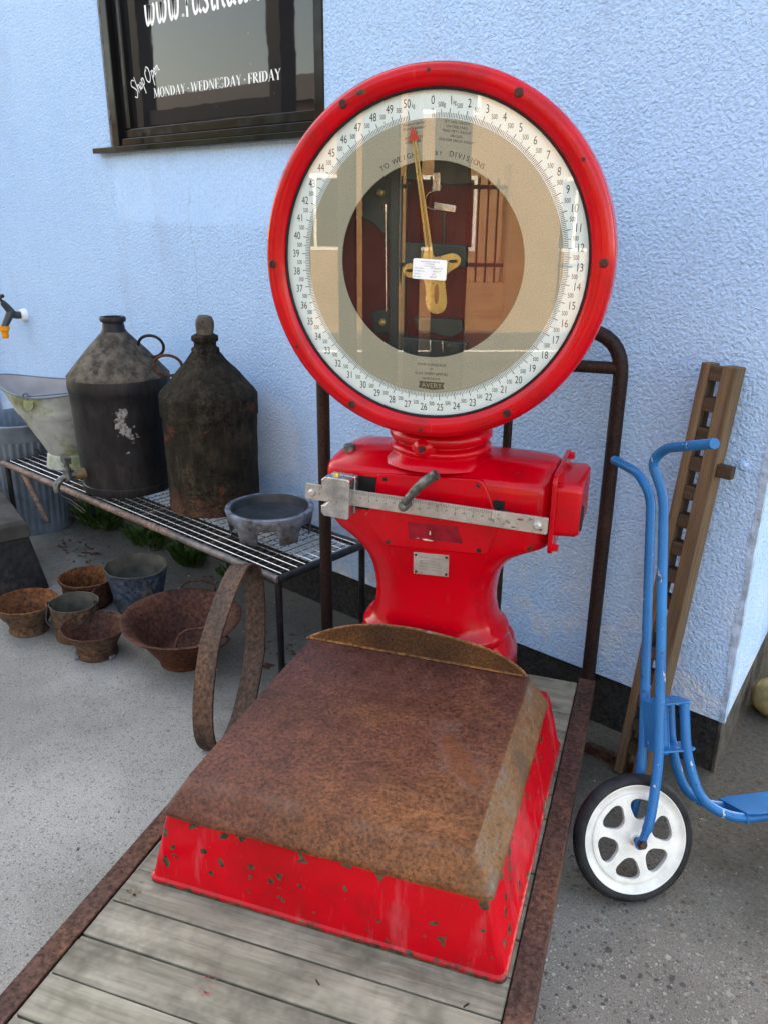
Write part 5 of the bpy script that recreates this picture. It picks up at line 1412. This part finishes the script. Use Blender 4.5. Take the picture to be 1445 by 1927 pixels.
make('bail_handle', b, 'pot_dark', pB)
pC = pot('small_bucket', 'small grey brown rusted bucket with wire handle among the pots', 'bucket', (-2.662, 1.288, 0),
    [(0.001, 0.006), (0.072, 0.006), (0.076, 0.0), (0.078, 0.010), (0.088, 0.138), (0.090, 0.142)], 'pot_grey', wob=wb1,
    inner=[(0.090, 0.142), (0.086, 0.142), (0.074, 0.012), (0.001, 0.010)], inmat='bucket_in')
b = MB(); b.tube(smooth_path([(-0.05, -0.078, 0.132), (0.0, -0.11, 0.100), (0.06, -0.095, 0.085), (0.105, -0.04, 0.09), (0.088, 0.02, 0.13), (0.07, 0.055, 0.145)], 6), 0.003, 8)
make('bail_handle', b, 'tube', pC)
for (x_, y_) in ((-0.05, -0.072), (0.07, 0.05)):
    b = MB(); b.tube([(x_ + 0.010 * math.cos(2 * PI * j / 12), y_, 0.142 + 0.010 * math.sin(2 * PI * j / 12)) for j in range(13)], 0.003, 6, False)
    make('handle_eye', b, 'tube', pC)
pD = pot('flared_bowl', 'small flared rusty bowl on a loose ring foot, nearest of the pots', 'bowl', (-2.488, 1.268, 0),
    [(0.001, 0.028), (0.058, 0.028), (0.062, 0.022), (0.066, 0.028), (0.085, 0.066), (0.108, 0.106), (0.117, 0.112)], 'pot_grey', wob=wb1,
    inner=[(0.117, 0.112), (0.114, 0.114), (0.082, 0.070), (0.060, 0.034), (0.001, 0.032)], inmat='pot_dark')
b = MB(); b.lathe([(0.066, 0.0), (0.072, 0.002), (0.074, 0.014), (0.070, 0.026), (0.064, 0.028)], 48, None, wob=wb1)
ft = make('ring_foot', b, 'strap', pD, smooth=50)
for a_ in (-105, 10, 130):
    b = MB(); b.box(0.064, 0.084, -0.012, 0.012, 0.0, 0.016, Matrix.Rotation(R(a_), 4, 'Z'))
    make('foot_lug', b, 'zinc', ft, smooth=0, bevel=0.004)
pE = pot('blue_bucket', 'faded blue bucket standing behind the rusty pots', 'bucket', (-2.690, 1.575, 0),
    [(0.001, 0.010), (0.080, 0.010), (0.084, 0.0), (0.086, 0.012), (0.122, 0.180), (0.126, 0.184), (0.126, 0.189)], 'bluebucket', wob=wb1,
    inner=[(0.126, 0.189), (0.121, 0.189), (0.083, 0.016), (0.001, 0.014)], inmat='bucket_in')
b = MB(); b.tube(smooth_path([(0.118, -0.03, 0.165), (0.15, -0.03, 0.14), (0.165, -0.02, 0.08), (0.15, 0.01, 0.02)], 6), 0.0035, 8)
make('bail_handle', b, 'tube', pE)
pF = pot('wide_basin', 'large wide rusty basin with wire handles beside the iron hoop', 'basin', (-2.215, 1.452, 0),
    [(0.001, 0.006), (0.080, 0.006), (0.084, 0.0), (0.087, 0.020), (0.090, 0.028), (0.165, 0.150), (0.185, 0.166), (0.200, 0.174), (0.204, 0.180)], 'pot_dark', wob=lambda t, z: 1 + 0.016 * math.sin(2 * t) + 0.008 * math.sin(5 * t + 14 * z) + 0.004 * math.sin(13 * t), tilt=(3, 4),
    inner=[(0.204, 0.180), (0.198, 0.182), (0.178, 0.170), (0.158, 0.152), (0.086, 0.032), (0.001, 0.016)], inmat='pot_dark')
def side_loop(a_, r0, z0, w, h, out, mat_, par):
    M_ = Matrix.Rotation(R(a_), 4, 'Z')
    m_ = MB(); m_.tube([tuple(M_ @ Vector(p)) for p in smooth_path([(r0, -w, z0), (r0 + out * 0.6, -w, z0 + h * 0.7), (r0 + out, 0, z0 + h), (r0 + out * 0.6, w, z0 + h * 0.7), (r0, w, z0)], 6)], 0.0048, 8)
    return make('loop_handle', m_, mat_, par)
side_loop(125, 0.180, 0.168, 0.06, 0.055, 0.02, 'pot_dark', pF)
side_loop(-5, 0.190, 0.160, 0.05, -0.01, 0.045, 'pot_dark', pF)
b = MB(); b.tube(fillet_path([(0.072, -0.095, 0.075), (0.052, -0.052, 0.155), (0.17, 0.03, 0.185)], 0.045, 6), 0.005, 8)
make('loose_bail', b, 'pot_dark', pF)

# squashed iron hoop leaning on the shelf rail (own axes of the trolley)
hp = MB()
ptsA = []
bot = Vector((-1.035, -0.430, 0.004)); top = Vector((-1.088, -0.100, 0.462))
ax = (top - bot); Lh = ax.length; ax.normalize()
lat = Vector((0.20, 0.90, 0)); lat = (lat - ax * lat.dot(ax)).normalized()
wd = ax.cross(lat).normalized()
prof_t = []
Nn = 64
for j in range(Nn):
    t = 2 * PI * j / Nn
    yv = 0.5 - 0.5 * math.cos(t)                           # 0 bottom, 1 top
    xv = math.sin(t)
    wdt = 0.098 * (1 - 0.35 * max(0, yv - 0.55) / 0.45)
    sg = 1 if xv >= 0 else -1
    xx = sg * (abs(xv) ** 0.72) * wdt
    prof_t.append(bot + ax * (Lh * yv) + lat * xx)
rings = []
for j in range(Nn):
    p = prof_t[j]; tn = (prof_t[(j + 1) % Nn] - prof_t[j - 1]).normalized()
    nn = tn.cross(wd).normalized()
    hw, th = 0.041, 0.0028
    rings.append([tuple(p + wd * hw + nn * th), tuple(p - wd * hw + nn * th), tuple(p - wd * hw - nn * th), tuple(p + wd * hw - nn * th)])
rings.append(rings[0])
hp.loft(rings, False, False)
ho = make('iron_hoop', hp, 'strap', None, smooth=40, loc=(OX, OY, 0), rot=(0, 0, ROT))
tag(ho, 'squashed rusty iron strap hoop leaning between trolley and shelf', 'hoop')

# ================================================================== SCOOTER (x along the scooter, y to its left)
sco = thing('child_scooter', 'bright blue metal scooter with white wheel beside the trolley', 'scooter', (-0.527, 1.502, 0))
sco.rotation_euler = (R(-22), 0, R(51.5))
KW = 0.8916
RW = 0.148
HX, HZ = 0.003, RW
MW = Matrix.Translation((HX, 0, HZ)) @ Matrix.Rotation(R(90), 4, 'X') @ Matrix.Scale(KW, 4)     # local z -> -y (near side)
b = MB()
b.lathe([(0.139, -0.018), (0.150, -0.022), (0.160, -0.016), (0.166, 0.0), (0.160, 0.016), (0.150, 0.022), (0.139, 0.018)], 96, MW, closed=True)
wheel = make('wheel_tyre', b, 'tyre', sco, smooth=60)
# pressed disc wheel with six rounded openings, built as a shell with real holes
def wheel_disc(zf):
    m_ = MB()
    nh = 6
    NS = 120
    def hole(k_):
        c_ = R(60 * k_ + 12)
        pts = []
        for j in range(24):
            t = 2 * PI * j / 24
            # rounded triangle pointing at the hub
            rr_ = 0.0290 * (1 + 0.11 * math.cos(3 * (t - PI)))
            px, py = 0.079 + rr_ * math.cos(t) * 0.92, rr_ * math.sin(t) * 1.12
            pts.append((px * math.cos(c_) - py * math.sin(c_), px * math.sin(c_) + py * math.cos(c_)))
        return pts
    return [hole(k_) for k_ in range(nh)]
import bmesh
def disc_with_holes(zfun, holes, rout, thick, name, mat_, par):
    bm = bmesh.new()
    outer = [bm.verts.new((rout * math.cos(2 * PI * j / 72), rout * math.sin(2 * PI * j / 72), 0)) for j in range(72)]
    eds = [bm.edges.new((outer[j], outer[(j + 1) % 72])) for j in range(72)]
    for h_pts in holes:
        vs2 = [bm.verts.new((p[0], p[1], 0)) for p in h_pts]
        eds += [bm.edges.new((vs2[j], vs2[(j + 1) % len(vs2)])) for j in range(len(vs2))]
    bmesh.ops.triangle_fill(bm, edges=eds, use_beauty=True)
    for f in bm.faces:
        if f.normal.z < 0: f.normal_flip()
    res = bmesh.ops.extrude_face_region(bm, geom=bm.faces[:])
    for e in res['geom']:
        if isinstance(e, bmesh.types.BMVert): e.co.z += thick
    bmesh.ops.recalc_face_normals(bm, faces=bm.faces)
    for v in bm.verts:
        v.co.z += zfun(math.hypot(v.co.x, v.co.y))
        v.co = MW @ v.co
    me = bpy.data.meshes.new(name); bm.to_mesh(me); bm.free()
    me.materials.append(MT[mat_])
    o = bpy.data.objects.new(name, me); COL.objects.link(o); o.parent = par
    bv = o.modifiers.new('bevel', 'BEVEL'); bv.width = 0.0022; bv.segments = 2; bv.limit_method = 'ANGLE'; bv.angle_limit = R(50)
    me.shade_smooth(); me.set_sharp_from_angle(angle=R(50))
    return o
holes = [[(q[0] * 1.0, q[1] * 1.0) for q in h_] for h_ in wheel_disc(0)]
disc_with_holes(lambda r: 0.0, holes, 0.114, 0.003, 'rim_face', 'wheel_white', wheel).location = (0, -0.010, 0)
b = MB()
for h_pts in holes:                                        # rolled lip round each opening
    b.loft([[tuple(MW @ Vector((p[0] * q, p[1] * q, z_))) for p in h_pts] for q, z_ in ((1.0, 0.0125), (1.0, 0.002))], False, False)
make('opening_lips', b, 'wheel_white', wheel, smooth=40)
b = MB(); b.lathe([(0.113, 0.0138), (0.116, 0.0135), (0.1175, 0.0085), (0.121, 0.0078), (0.132, 0.0125), (0.1385, 0.0185), (0.142, 0.0185), (0.142, -0.0185), (0.1385, -0.0185), (0.132, -0.0125), (0.121, -0.0100), (0.113, -0.0142)], 96, MW)
make('rim_flange', b, 'wheel_white', wheel, smooth=40)
b = MB(); b.lathe([(0.0001, 0.022), (0.014, 0.022), (0.018, 0.014), (0.020, 0.0), (0.018, -0.014), (0.014, -0.022), (0.0001, -0.022)], 24, MW)
make('hub', b, 'wheel_white', wheel)
b = MB(); b.lathe([(0.0001, 0.058), (0.006, 0.057), (0.0085, 0.052), (0.0085, -0.052), (0.006, -0.057), (0.0001, -0.058)], 12, MW)
make('axle', b, 'screw', wheel, smooth=30)
TR = 0.0115
YA = 0.040
# each side one tube: axle, forward bend, stem, swept handlebar
near = fillet_path([(HX - 0.001, -YA, RW - 0.004), (0.030, -YA, 0.196), (0.060, -YA, 0.325), (0.118, -YA, 0.945), (0.094, -YA + 0.006, 1.024), (0.108, -YA - 0.040, 1.050), (0.104, -0.285, 1.036)], 0.05, 7)
far = fillet_path([(HX - 0.001, YA, RW - 0.004), (0.030, YA, 0.196), (0.062, YA, 0.325), (0.128, YA, 0.945), (0.112, YA + 0.025, 1.005), (0.104, 0.178, 1.050)], 0.05, 7)
b = MB(); b.tube(near, [0.0085, 0.0095] + [TR] * (len(near) - 2), 14)
make('fork_and_handlebar', b, 'blue', sco, smooth=60)
b = MB(); b.tube(far, [0.0085, 0.0095] + [TR] * (len(far) - 2), 14)
make('fork_and_handlebar', b, 'blue', sco, smooth=60)
for s_ in (-1, 1):
    b = MB(); b.prism(rrect(-0.014, 0.014, -0.014, 0.014, 0.010, 4), 'y', s_ * YA - 0.003, s_ * YA + 0.003, Matrix.Translation((HX, 0, HZ)))
    make('fork_end', b, 'blue', sco, smooth=30)
b = MB(); b.lathe([(0.0001, 0.0125), (0.0085, 0.0125), (0.009, 0.003), (0.012, 0.002), (0.012, 0.0)], 6, Matrix.Translation((HX, -YA - 0.0032, HZ)) @ Matrix.Rotation(R(90), 4, 'X'))
make('axle_nut', b, 'screw', sco, smooth=20)
# steering head
b = MB(); b.box(0.062, 0.074, -0.030, 0.030, 0.345, 0.458)
make('head_plate', b, 'blue', sco, smooth=0, bevel=0.003)
b = MB(); b.cyl((0.096, 0, 0.338), (0.100, 0, 0.464), 0.014, n=16)
make('head_tube', b, 'blue', sco)
for z_ in (0.346, 0.456):
    b = MB(); b.prism([(0.062, -0.034), (0.150, -0.040), (0.160, -0.030), (0.160, 0.030), (0.150, 0.040), (0.062, 0.034)], 'z', z_ - 0.0025, z_ + 0.0025)
    make('head_bracket', b, 'blue', sco, smooth=0, bevel=0.0012)
for z_, q in ((0.459, 1), (0.343, -1)):
    b = MB(); b.lathe([(0.0001, 0.012 * q), (0.009, 0.011 * q), (0.010, 0.004 * q), (0.016, 0.003 * q), (0.016, 0.0)], 12, Matrix.Translation((0.098, 0, z_)))
    make('pivot_bolt', b, 'blue', sco)
for s_ in (-1, 1):
    pth = fillet_path([(0.137, s_ * 0.034, 0.455), (0.133, s_ * 0.034, 0.33), (0.162, s_ * 0.036, 0.222), (0.240, s_ * 0.044, 0.177), (0.60, s_ * 0.050, 0.177)], 0.075, 8)
    b = MB(); b.tube(pth, TR, 14)
    make('frame_tube', b, 'blue', sco, smooth=60)
b = MB()
ring0 = [(0.262, -0.058), (0.285, -0.066), (0.64, -0.066), (0.64, 0.066), (0.285, 0.066), (0.262, 0.058)]
b.prism(ring0, 'z', 0.1885, 0.1925)
b.prism([(0.262, -0.058), (0.266, -0.058), (0.266, 0.058), (0.262, 0.058)], 'z', 0.166, 0.1884)
make('foot_board', b, 'blue', sco, smooth=0, bevel=0.0022)
b = MB(); b.lathe([(0.10, -0.016), (0.123, -0.018), (0.128, 0.0), (0.123, 0.018), (0.10, 0.016)], 48, Matrix.Translation((0.76, 0, 0.128)) @ Matrix.Rotation(R(90), 4, 'X'), closed=True)
make('rear_tyre', b, 'tyre', sco, smooth=60)
b = MB(); b.lathe([(0.001, 0.012), (0.102, 0.010), (0.102, -0.010), (0.001, -0.012)], 36, Matrix.Translation((0.76, 0, 0.128)) @ Matrix.Rotation(R(90), 4, 'X'))
make('rear_wheel_disc', b, 'wheel_white', sco, smooth=40)
b = MB(); b.cyl((0.60, -0.05, 0.18), (0.76, -0.045, 0.128), 0.010, n=10); b.cyl((0.60, 0.05, 0.18), (0.76, 0.045, 0.128), 0.010, n=10)
make('rear_fork', b, 'blue', sco)

# ================================================================== SLATTED TIMBER RACK leaning on the wall
rk_bot = Vector((-0.742, 1.925, 0.0)); rk_top = Vector((-0.692, 2.028, 1.168))
az = (rk_top - rk_bot); LR = az.length; az.normalize()
ax_ = Vector((1, 0, 0)); ax_ = (ax_ - az * ax_.dot(az)).normalized()
ax_ = (ax_ * math.cos(R(-4)) + az.cross(ax_) * math.sin(R(-4))).normalized()
ay_ = az.cross(ax_).normalized()
rack = thing('timber_rack', 'narrow ladder like oak rack leaning on the wall behind the scooter', 'timber rack', (0, 0, 0))
rack.matrix_world = Matrix(((ax_.x, ay_.x, az.x, rk_bot.x), (ax_.y, ay_.y, az.y, rk_bot.y), (ax_.z, ay_.z, az.z, rk_bot.z), (0, 0, 0, 1)))
for (x0_, x1_) in ((-0.040, -0.017), (0.013, 0.048)):
    b = MB(); b.box(x0_, x1_, -0.030, 0.026, 0.004, LR)
    make('side_rail', b, 'oak', rack, smooth=0, bevel=0.0022)
zz = LR - 0.022
k = 0
while zz > 0.06:
    b = MB(); b.box(-0.0168, 0.0128, -0.0290 + 0.001 * (k % 3), 0.010, -0.0175, 0.0175)
    make('block', b, 'oak_dark', rack, smooth=0, bevel=0.002, loc=(0, random.uniform(-0.001, 0.002), zz), rot=(0, random.uniform(-0.02, 0.02), 0))
    zz -= 0.0755
    k += 1
b = MB(); b.box(0.0482, 0.086, -0.016, 0.008, 0.905, 0.937)
make('projecting_tenon', b, 'oak_dark', rack, smooth=0, bevel=0.002)

# ================================================================== SMALL THINGS
# rusty angle lying against the plinth
b = MB(); b.prism([(1.93, 0.0), (1.93, 0.032), (1.936, 0.032), (1.936, 0.006), (1.985, 0.006), (1.985, 0.0)], 'x', -0.905, -0.735)
ch_ = make('angle_iron', b, 'rail', None, smooth=0, bevel=0.001)
tag(ch_, 'short rusty angle iron on the ground at the plinth between trolley and scooter', 'angle iron')
# gilded stone and cream blocks past the corner
b = MB(); b.lathe([(0.001, 0.0), (0.05, 0.004), (0.075, 0.03), (0.078, 0.06), (0.062, 0.095), (0.03, 0.112), (0.001, 0.116)], 28, None, wob=lambda t, z: 1 + 0.06 * math.sin(2 * t + 1) + 0.04 * math.sin(3 * t + 20 * z))
gs = make('gold_stone', b, 'gold', None, smooth=80, loc=(-0.535, 2.530, 0.0))
tag(gs, 'rounded gold painted stone on the ground past the wall corner', 'stone')
b = MB(); b.box(-0.10, 0.12, -0.07, 0.07, 0.0, 0.26)
cb = make('cream_block', b, 'cream', None, smooth=0, bevel=0.02, seg=3, loc=(-0.475, 2.80, 0.0), rot=(0, 0, 0.3))
tag(cb, 'cream painted stone block behind the gold stone at the right edge', 'stone block')

# bits of bark and red paint smears on the deck (trolley axes)
rb = random.Random(5)
def smear(name, cx, cy, n, sx, sy, r_, mat_, seed):
    rr_ = random.Random(seed); m_ = MB()
    for i in range(n):
        px, py = cx + rr_.gauss(0, sx), cy + rr_.gauss(0, sy)
        k_ = r_ * rr_.uniform(0.4, 1.0)
        m_.add([(px + k_ * rr_.uniform(0.5, 1) * math.cos(2 * PI * j / 7), py + 0.7 * k_ * rr_.uniform(0.5, 1) * math.sin(2 * PI * j / 7), 0.2035) for j in range(7)], [tuple(range(7))])
    o = make(name, m_, mat_, tr, smooth=0, fix=False)
    o['kind'] = 'stuff'
    return o
smear('red_paint_marks', -0.560, -1.268, 16, 0.006, 0.016, 0.0034, plain('red_smear', (0.42, 0.07, 0.06), 0.8), 3)
smear('brown_stain', -0.815, -1.128, 14, 0.008, 0.018, 0.007, plain('tan_smear', (0.20, 0.145, 0.10), 0.85), 4)
bm_ = MB()
for i in range(9):
    px, py, a_ = rb.uniform(-0.83, -0.10), rb.uniform(-1.45, -1.11), rb.uniform(0, PI)
    L_, w_ = rb.uniform(0.002, 0.006), rb.uniform(0.0006, 0.0012)
    bm_.box(-L_, L_, -w_, w_, 0.2005, 0.2045, Matrix.Translation((px, py, 0)) @ Matrix.Rotation(a_, 4, 'Z'))
bk = make('bark_bits', bm_, 'screw', tr, smooth=0, fix=False)
bk['kind'] = 'stuff'
# weeds and straw along the wall
def weed(name, label, x_, y_, n, spread, ht, seed):
    rnd = random.Random(seed)
    m_ = MB()
    for i in range(n):
        a_ = rnd.uniform(0, 2 * PI); r_ = spread * math.sqrt(rnd.random())
        bx0 = Vector((r_ * math.cos(a_), r_ * math.sin(a_) * 0.5, 0))
        L = ht * rnd.uniform(0.45, 1.0); lean = rnd.uniform(0.2, 1.0)
        d = Vector((math.cos(a_ + rnd.uniform(-0.6, 0.6)) * lean, math.sin(a_) * lean * 0.6, 1)).normalized()
        sd = d.cross(Vector((rnd.uniform(-1, 1), rnd.uniform(-1, 1), 0.2))).normalized()
        w = rnd.uniform(0.004, 0.010)
        p1 = bx0 + d * L * 0.5; p2 = bx0 + d * L + Vector((d.x, d.y, -0.35)) * L * 0.3
        if rnd.random() < 0.55:
            w *= 1.7
        m_.add([tuple(bx0 - sd * w * 0.25), tuple(bx0 + sd * w * 0.25), tuple(p1 + sd * w), tuple(p2), tuple(p1 - sd * w)], [(0, 1, 2, 4), (4, 2, 3)])
    o = make(name, m_, 'weed', None, smooth=0, fix=False, loc=(x_, y_, 0.0))
    return tag(o, label, 'weed', 'weeds along the foot of the wall')
weed('weed', 'tallest leafy green weed under the shelf near the dustbin', -3.66, 1.97, 150, 0.13, 0.17, 1)
weed('weed', 'low spreading green weed under the shelf below the black can', -3.30, 2.00, 110, 0.14, 0.09, 2)
weed('weed', 'small green weed under the shelf below the caked can', -2.94, 1.99, 120, 0.10, 0.12, 3)
weed('weed', 'sparse weed sprig in the plinth joint right of the caked can weed', -2.66, 2.03, 60, 0.09, 0.06, 4)
b = MB()
for p in (((-3.60, 1.93, 0.01), (-3.75, 1.86, 0.13), (-3.98, 1.80, 0.18)), ((-3.58, 1.94, 0.01), (-3.70, 1.84, 0.16), (-3.92, 1.74, 0.22)), ((-3.62, 1.93, 0.01), (-3.80, 1.86, 0.06), (-3.99, 1.83, 0.08))):
    b.tube(smooth_path(p, 6), 0.0026, 5)
tag(make('dry_stalk', b, 'straw', None), 'thin pale dry stalks arching from the weed near the dustbin', 'stalks')
# leaf litter
lf = MB()
rnd = random.Random(11)
def leafat(x_, y_, s_):
    a_ = rnd.uniform(0, 2 * PI); c_, sn = math.cos(a_), math.sin(a_)
    pts = [(-1, 0), (-0.3, 0.42), (0.5, 0.35), (1.1, 0), (0.5, -0.35), (-0.3, -0.42)]
    lf.add([(x_ + s_ * (p[0] * c_ - p[1] * sn), y_ + s_ * (p[0] * sn + p[1] * c_), 0.003 + rnd.uniform(0, 0.35) * s_ * (abs(p[1]) + 0.15 * abs(p[0]))) for p in pts], [tuple(range(6))])
for i in range(46): leafat(rnd.gauss(-3.42, 0.12), rnd.gauss(1.73, 0.05), rnd.uniform(0.006, 0.017))
for i in range(40): leafat(rnd.gauss(-1.98, 0.07), rnd.gauss(1.72, 0.09), rnd.uniform(0.006, 0.016))
for i in range(34): leafat(rnd.gauss(-2.46, 0.12), rnd.gauss(1.72, 0.10), rnd.uniform(0.005, 0.013))
for i in range(60): leafat(rnd.uniform(-3.6, -1.2), rnd.uniform(1.90, 2.05), rnd.uniform(0.005, 0.014))
for i in range(30): leafat(rnd.uniform(-0.55, -0.1), rnd.uniform(1.75, 2.6), rnd.uniform(0.004, 0.011))
lo = make('leaf_litter', lf, 'dead_leaf', None, smooth=0, fix=False)
lo['kind'] = 'stuff'; lo['label'] = 'scattered dry brown leaves on the concrete under the shelf'
# pebbles and chips loose on the concrete
pbm = MB()
for i in range(900):
    x_, y_ = rnd.uniform(-3.2, 0.4), rnd.uniform(0.2, 2.0)
    s_ = rnd.uniform(0.0012, 0.0034) * (1.5 if rnd.random() < 0.08 else 1)
    a_ = rnd.uniform(0, PI); c_, sn = math.cos(a_), math.sin(a_)
    top_ = [(x_ + s_ * 0.6 * (p[0] * c_ - 0.7 * p[1] * sn), y_ + s_ * 0.6 * (p[0] * sn + 0.7 * p[1] * c_), s_ * 0.8) for p in ((1, 1), (-1, 1), (-1, -1), (1, -1))]
    bt_ = [(x_ + s_ * (p[0] * c_ - 0.7 * p[1] * sn), y_ + s_ * (p[0] * sn + 0.7 * p[1] * c_), -0.001) for p in ((1, 1), (-1, 1), (-1, -1), (1, -1))]
    pbm.loft([bt_, top_])
lo = make('loose_chips', pbm, plain('stone_chips', (0.36, 0.34, 0.31), 0.85, 0, 0.45, 3), None, smooth=0, fix=False)
lo['kind'] = 'stuff'; lo['label'] = 'tiny pale stone chips loose on the concrete'

# ================================================================== ACROSS THE STREET (seen in the dial glass and the window)
bw = thing('brick_boundary_wall', 'low orange brick wall with black railings across the street', 'wall', (0, 0, 0))
b = MB(); b.box(-7.0, 9.0, -8.45, -8.2, 0, 0.64)
make('dwarf_wall', b, 'brick', bw, smooth=0)
for x_ in (1.35, 4.2, 7.0):
    b = MB(); b.box(x_ - 0.35, x_ + 0.35, -8.6, -8.1, 0, 2.15)
    make('brick_pier', b, 'brick', bw, smooth=0)
for z_ in (0.85, 1.85):
    b = MB(); b.box(-0.65, 9.0, -8.345, -8.305, z_, z_ + 0.05)
    make('railing_bar', b, 'gate', bw, smooth=0)
b0 = None
for i in range(72):
    x_ = -0.55 + i * 0.13
    if b0 is None:
        b = MB(); b.cyl((0, -8.325, 0.64), (0, -8.325, 2.0), 0.014, n=8)
        b0 = make('railing_upright', b, 'gate', bw, loc=(x_, 0, 0))
    else:
        o = b0.copy(); COL.objects.link(o); o.parent = bw; o.location = (x_, 0, 0)
hs = thing('brick_house', 'sunlit brick house with slate roof across the street', 'house', (0, 0, 0))
b = MB(); b.box(-8.6, 24.0, -19, -12.5, 0, 5.2)
make('walls', b, 'brick', hs, smooth=0)
b = MB(); b.prism([(-19.4, 5.201), (-12.2, 5.201), (-15.8, 7.4)], 'x', -8.7, 24.3)
make('roof', b, 'roof', hs, smooth=0)
for i, x_ in enumerate((-7.0, -4.6, -2.2, 0.2, 2.6, 5.0, 7.4)):
    for z_ in (0.9, 3.2):
        b = MB(); b.box(x_, x_ + 1.1, -12.53, -12.49, z_, z_ + 1.3)
        wd_ = make('window', b, 'paper', hs, smooth=0)
        for (x0_, z0_) in ((0.07, 0.07), (0.58, 0.07)):
            b = MB(); b.box(x_ + x0_, x_ + x0_ + 0.45, -12.489, -12.48, z_ + z0_, z_ + 1.23)
            make('pane', b, 'pane', wd_, smooth=0)
hs2 = thing('brick_terrace', 'long brown brick terrace further along the street', 'house', (0, 0, 0))
b = MB(); b.box(-34.0, -9.0, -17, -11, 0, 4.1)
make('walls', b, 'brick2', hs2, smooth=0)
b = MB(); b.prism([(-17.3, 4.101), (-10.8, 4.101), (-12.2, 4.95), (-15.8, 4.95)], 'x', -34.3, -8.8)
make('roof', b, 'roof', hs2, smooth=0)
gf = thing('green_fence', 'tall green corrugated screen fence along the far pavement', 'fence', (0, 0, 0))
for i in range(60):
    b = MB(); b.box(0, 0.19, 0, 0.025, 0, 3.2)
    if i == 0: f0 = make('board', b, 'hedge', gf, smooth=0, loc=(-20.0, -8.6, 0))
    else:
        o = f0.copy(); COL.objects.link(o); o.parent = gf; o.location = (-20.0 + i * 0.2, -8.6 + 0.02 * (i % 2), 0)
gt = thing('yard_gate', 'dark steel yard gate of tall vertical panels behind the viewer', 'gate', (OX, OY, 0), ROT)
for (x0_, x1_) in ((-2.80, -2.40), (-2.17, -2.045), (-1.99, -1.735), (-1.68, -1.585), (-1.49, -1.34)):
    b = MB(); b.box(x0_, x1_, -4.22, -4.18, 0.03, 3.05)
    make('panel', b, 'gate', gt, smooth=0)
for z_ in (0.10, 2.92):
    b = MB(); b.box(-2.80, -1.34, -4.265, -4.2215, z_, z_ + 0.06)
    make('gate_rail', b, 'gate', gt, smooth=0)
for x_ in (-2.84, -1.30):
    b = MB(); b.box(x_ - 0.035, x_ + 0.035, -4.27, -4.17, 0, 3.1)
    make('gate_post', b, 'gate', gt, smooth=0)

cf = thing('canopy_frame', 'dark timber canopy frame standing along the street edge', 'canopy frame', (0, 0, 0))
for x_ in (-6.35, -8.6):
    b = MB(); b.box(x_ - 0.09, x_ + 0.09, -1.59, -1.41, 0, 4.6)
    make('post', b, 'gate', cf, smooth=0)
for z_ in (2.42, 3.62):
    b = MB(); b.box(-8.51, -6.44, -1.54, -1.46, z_, z_ + 0.14)
    make('beam', b, 'gate', cf, smooth=0)
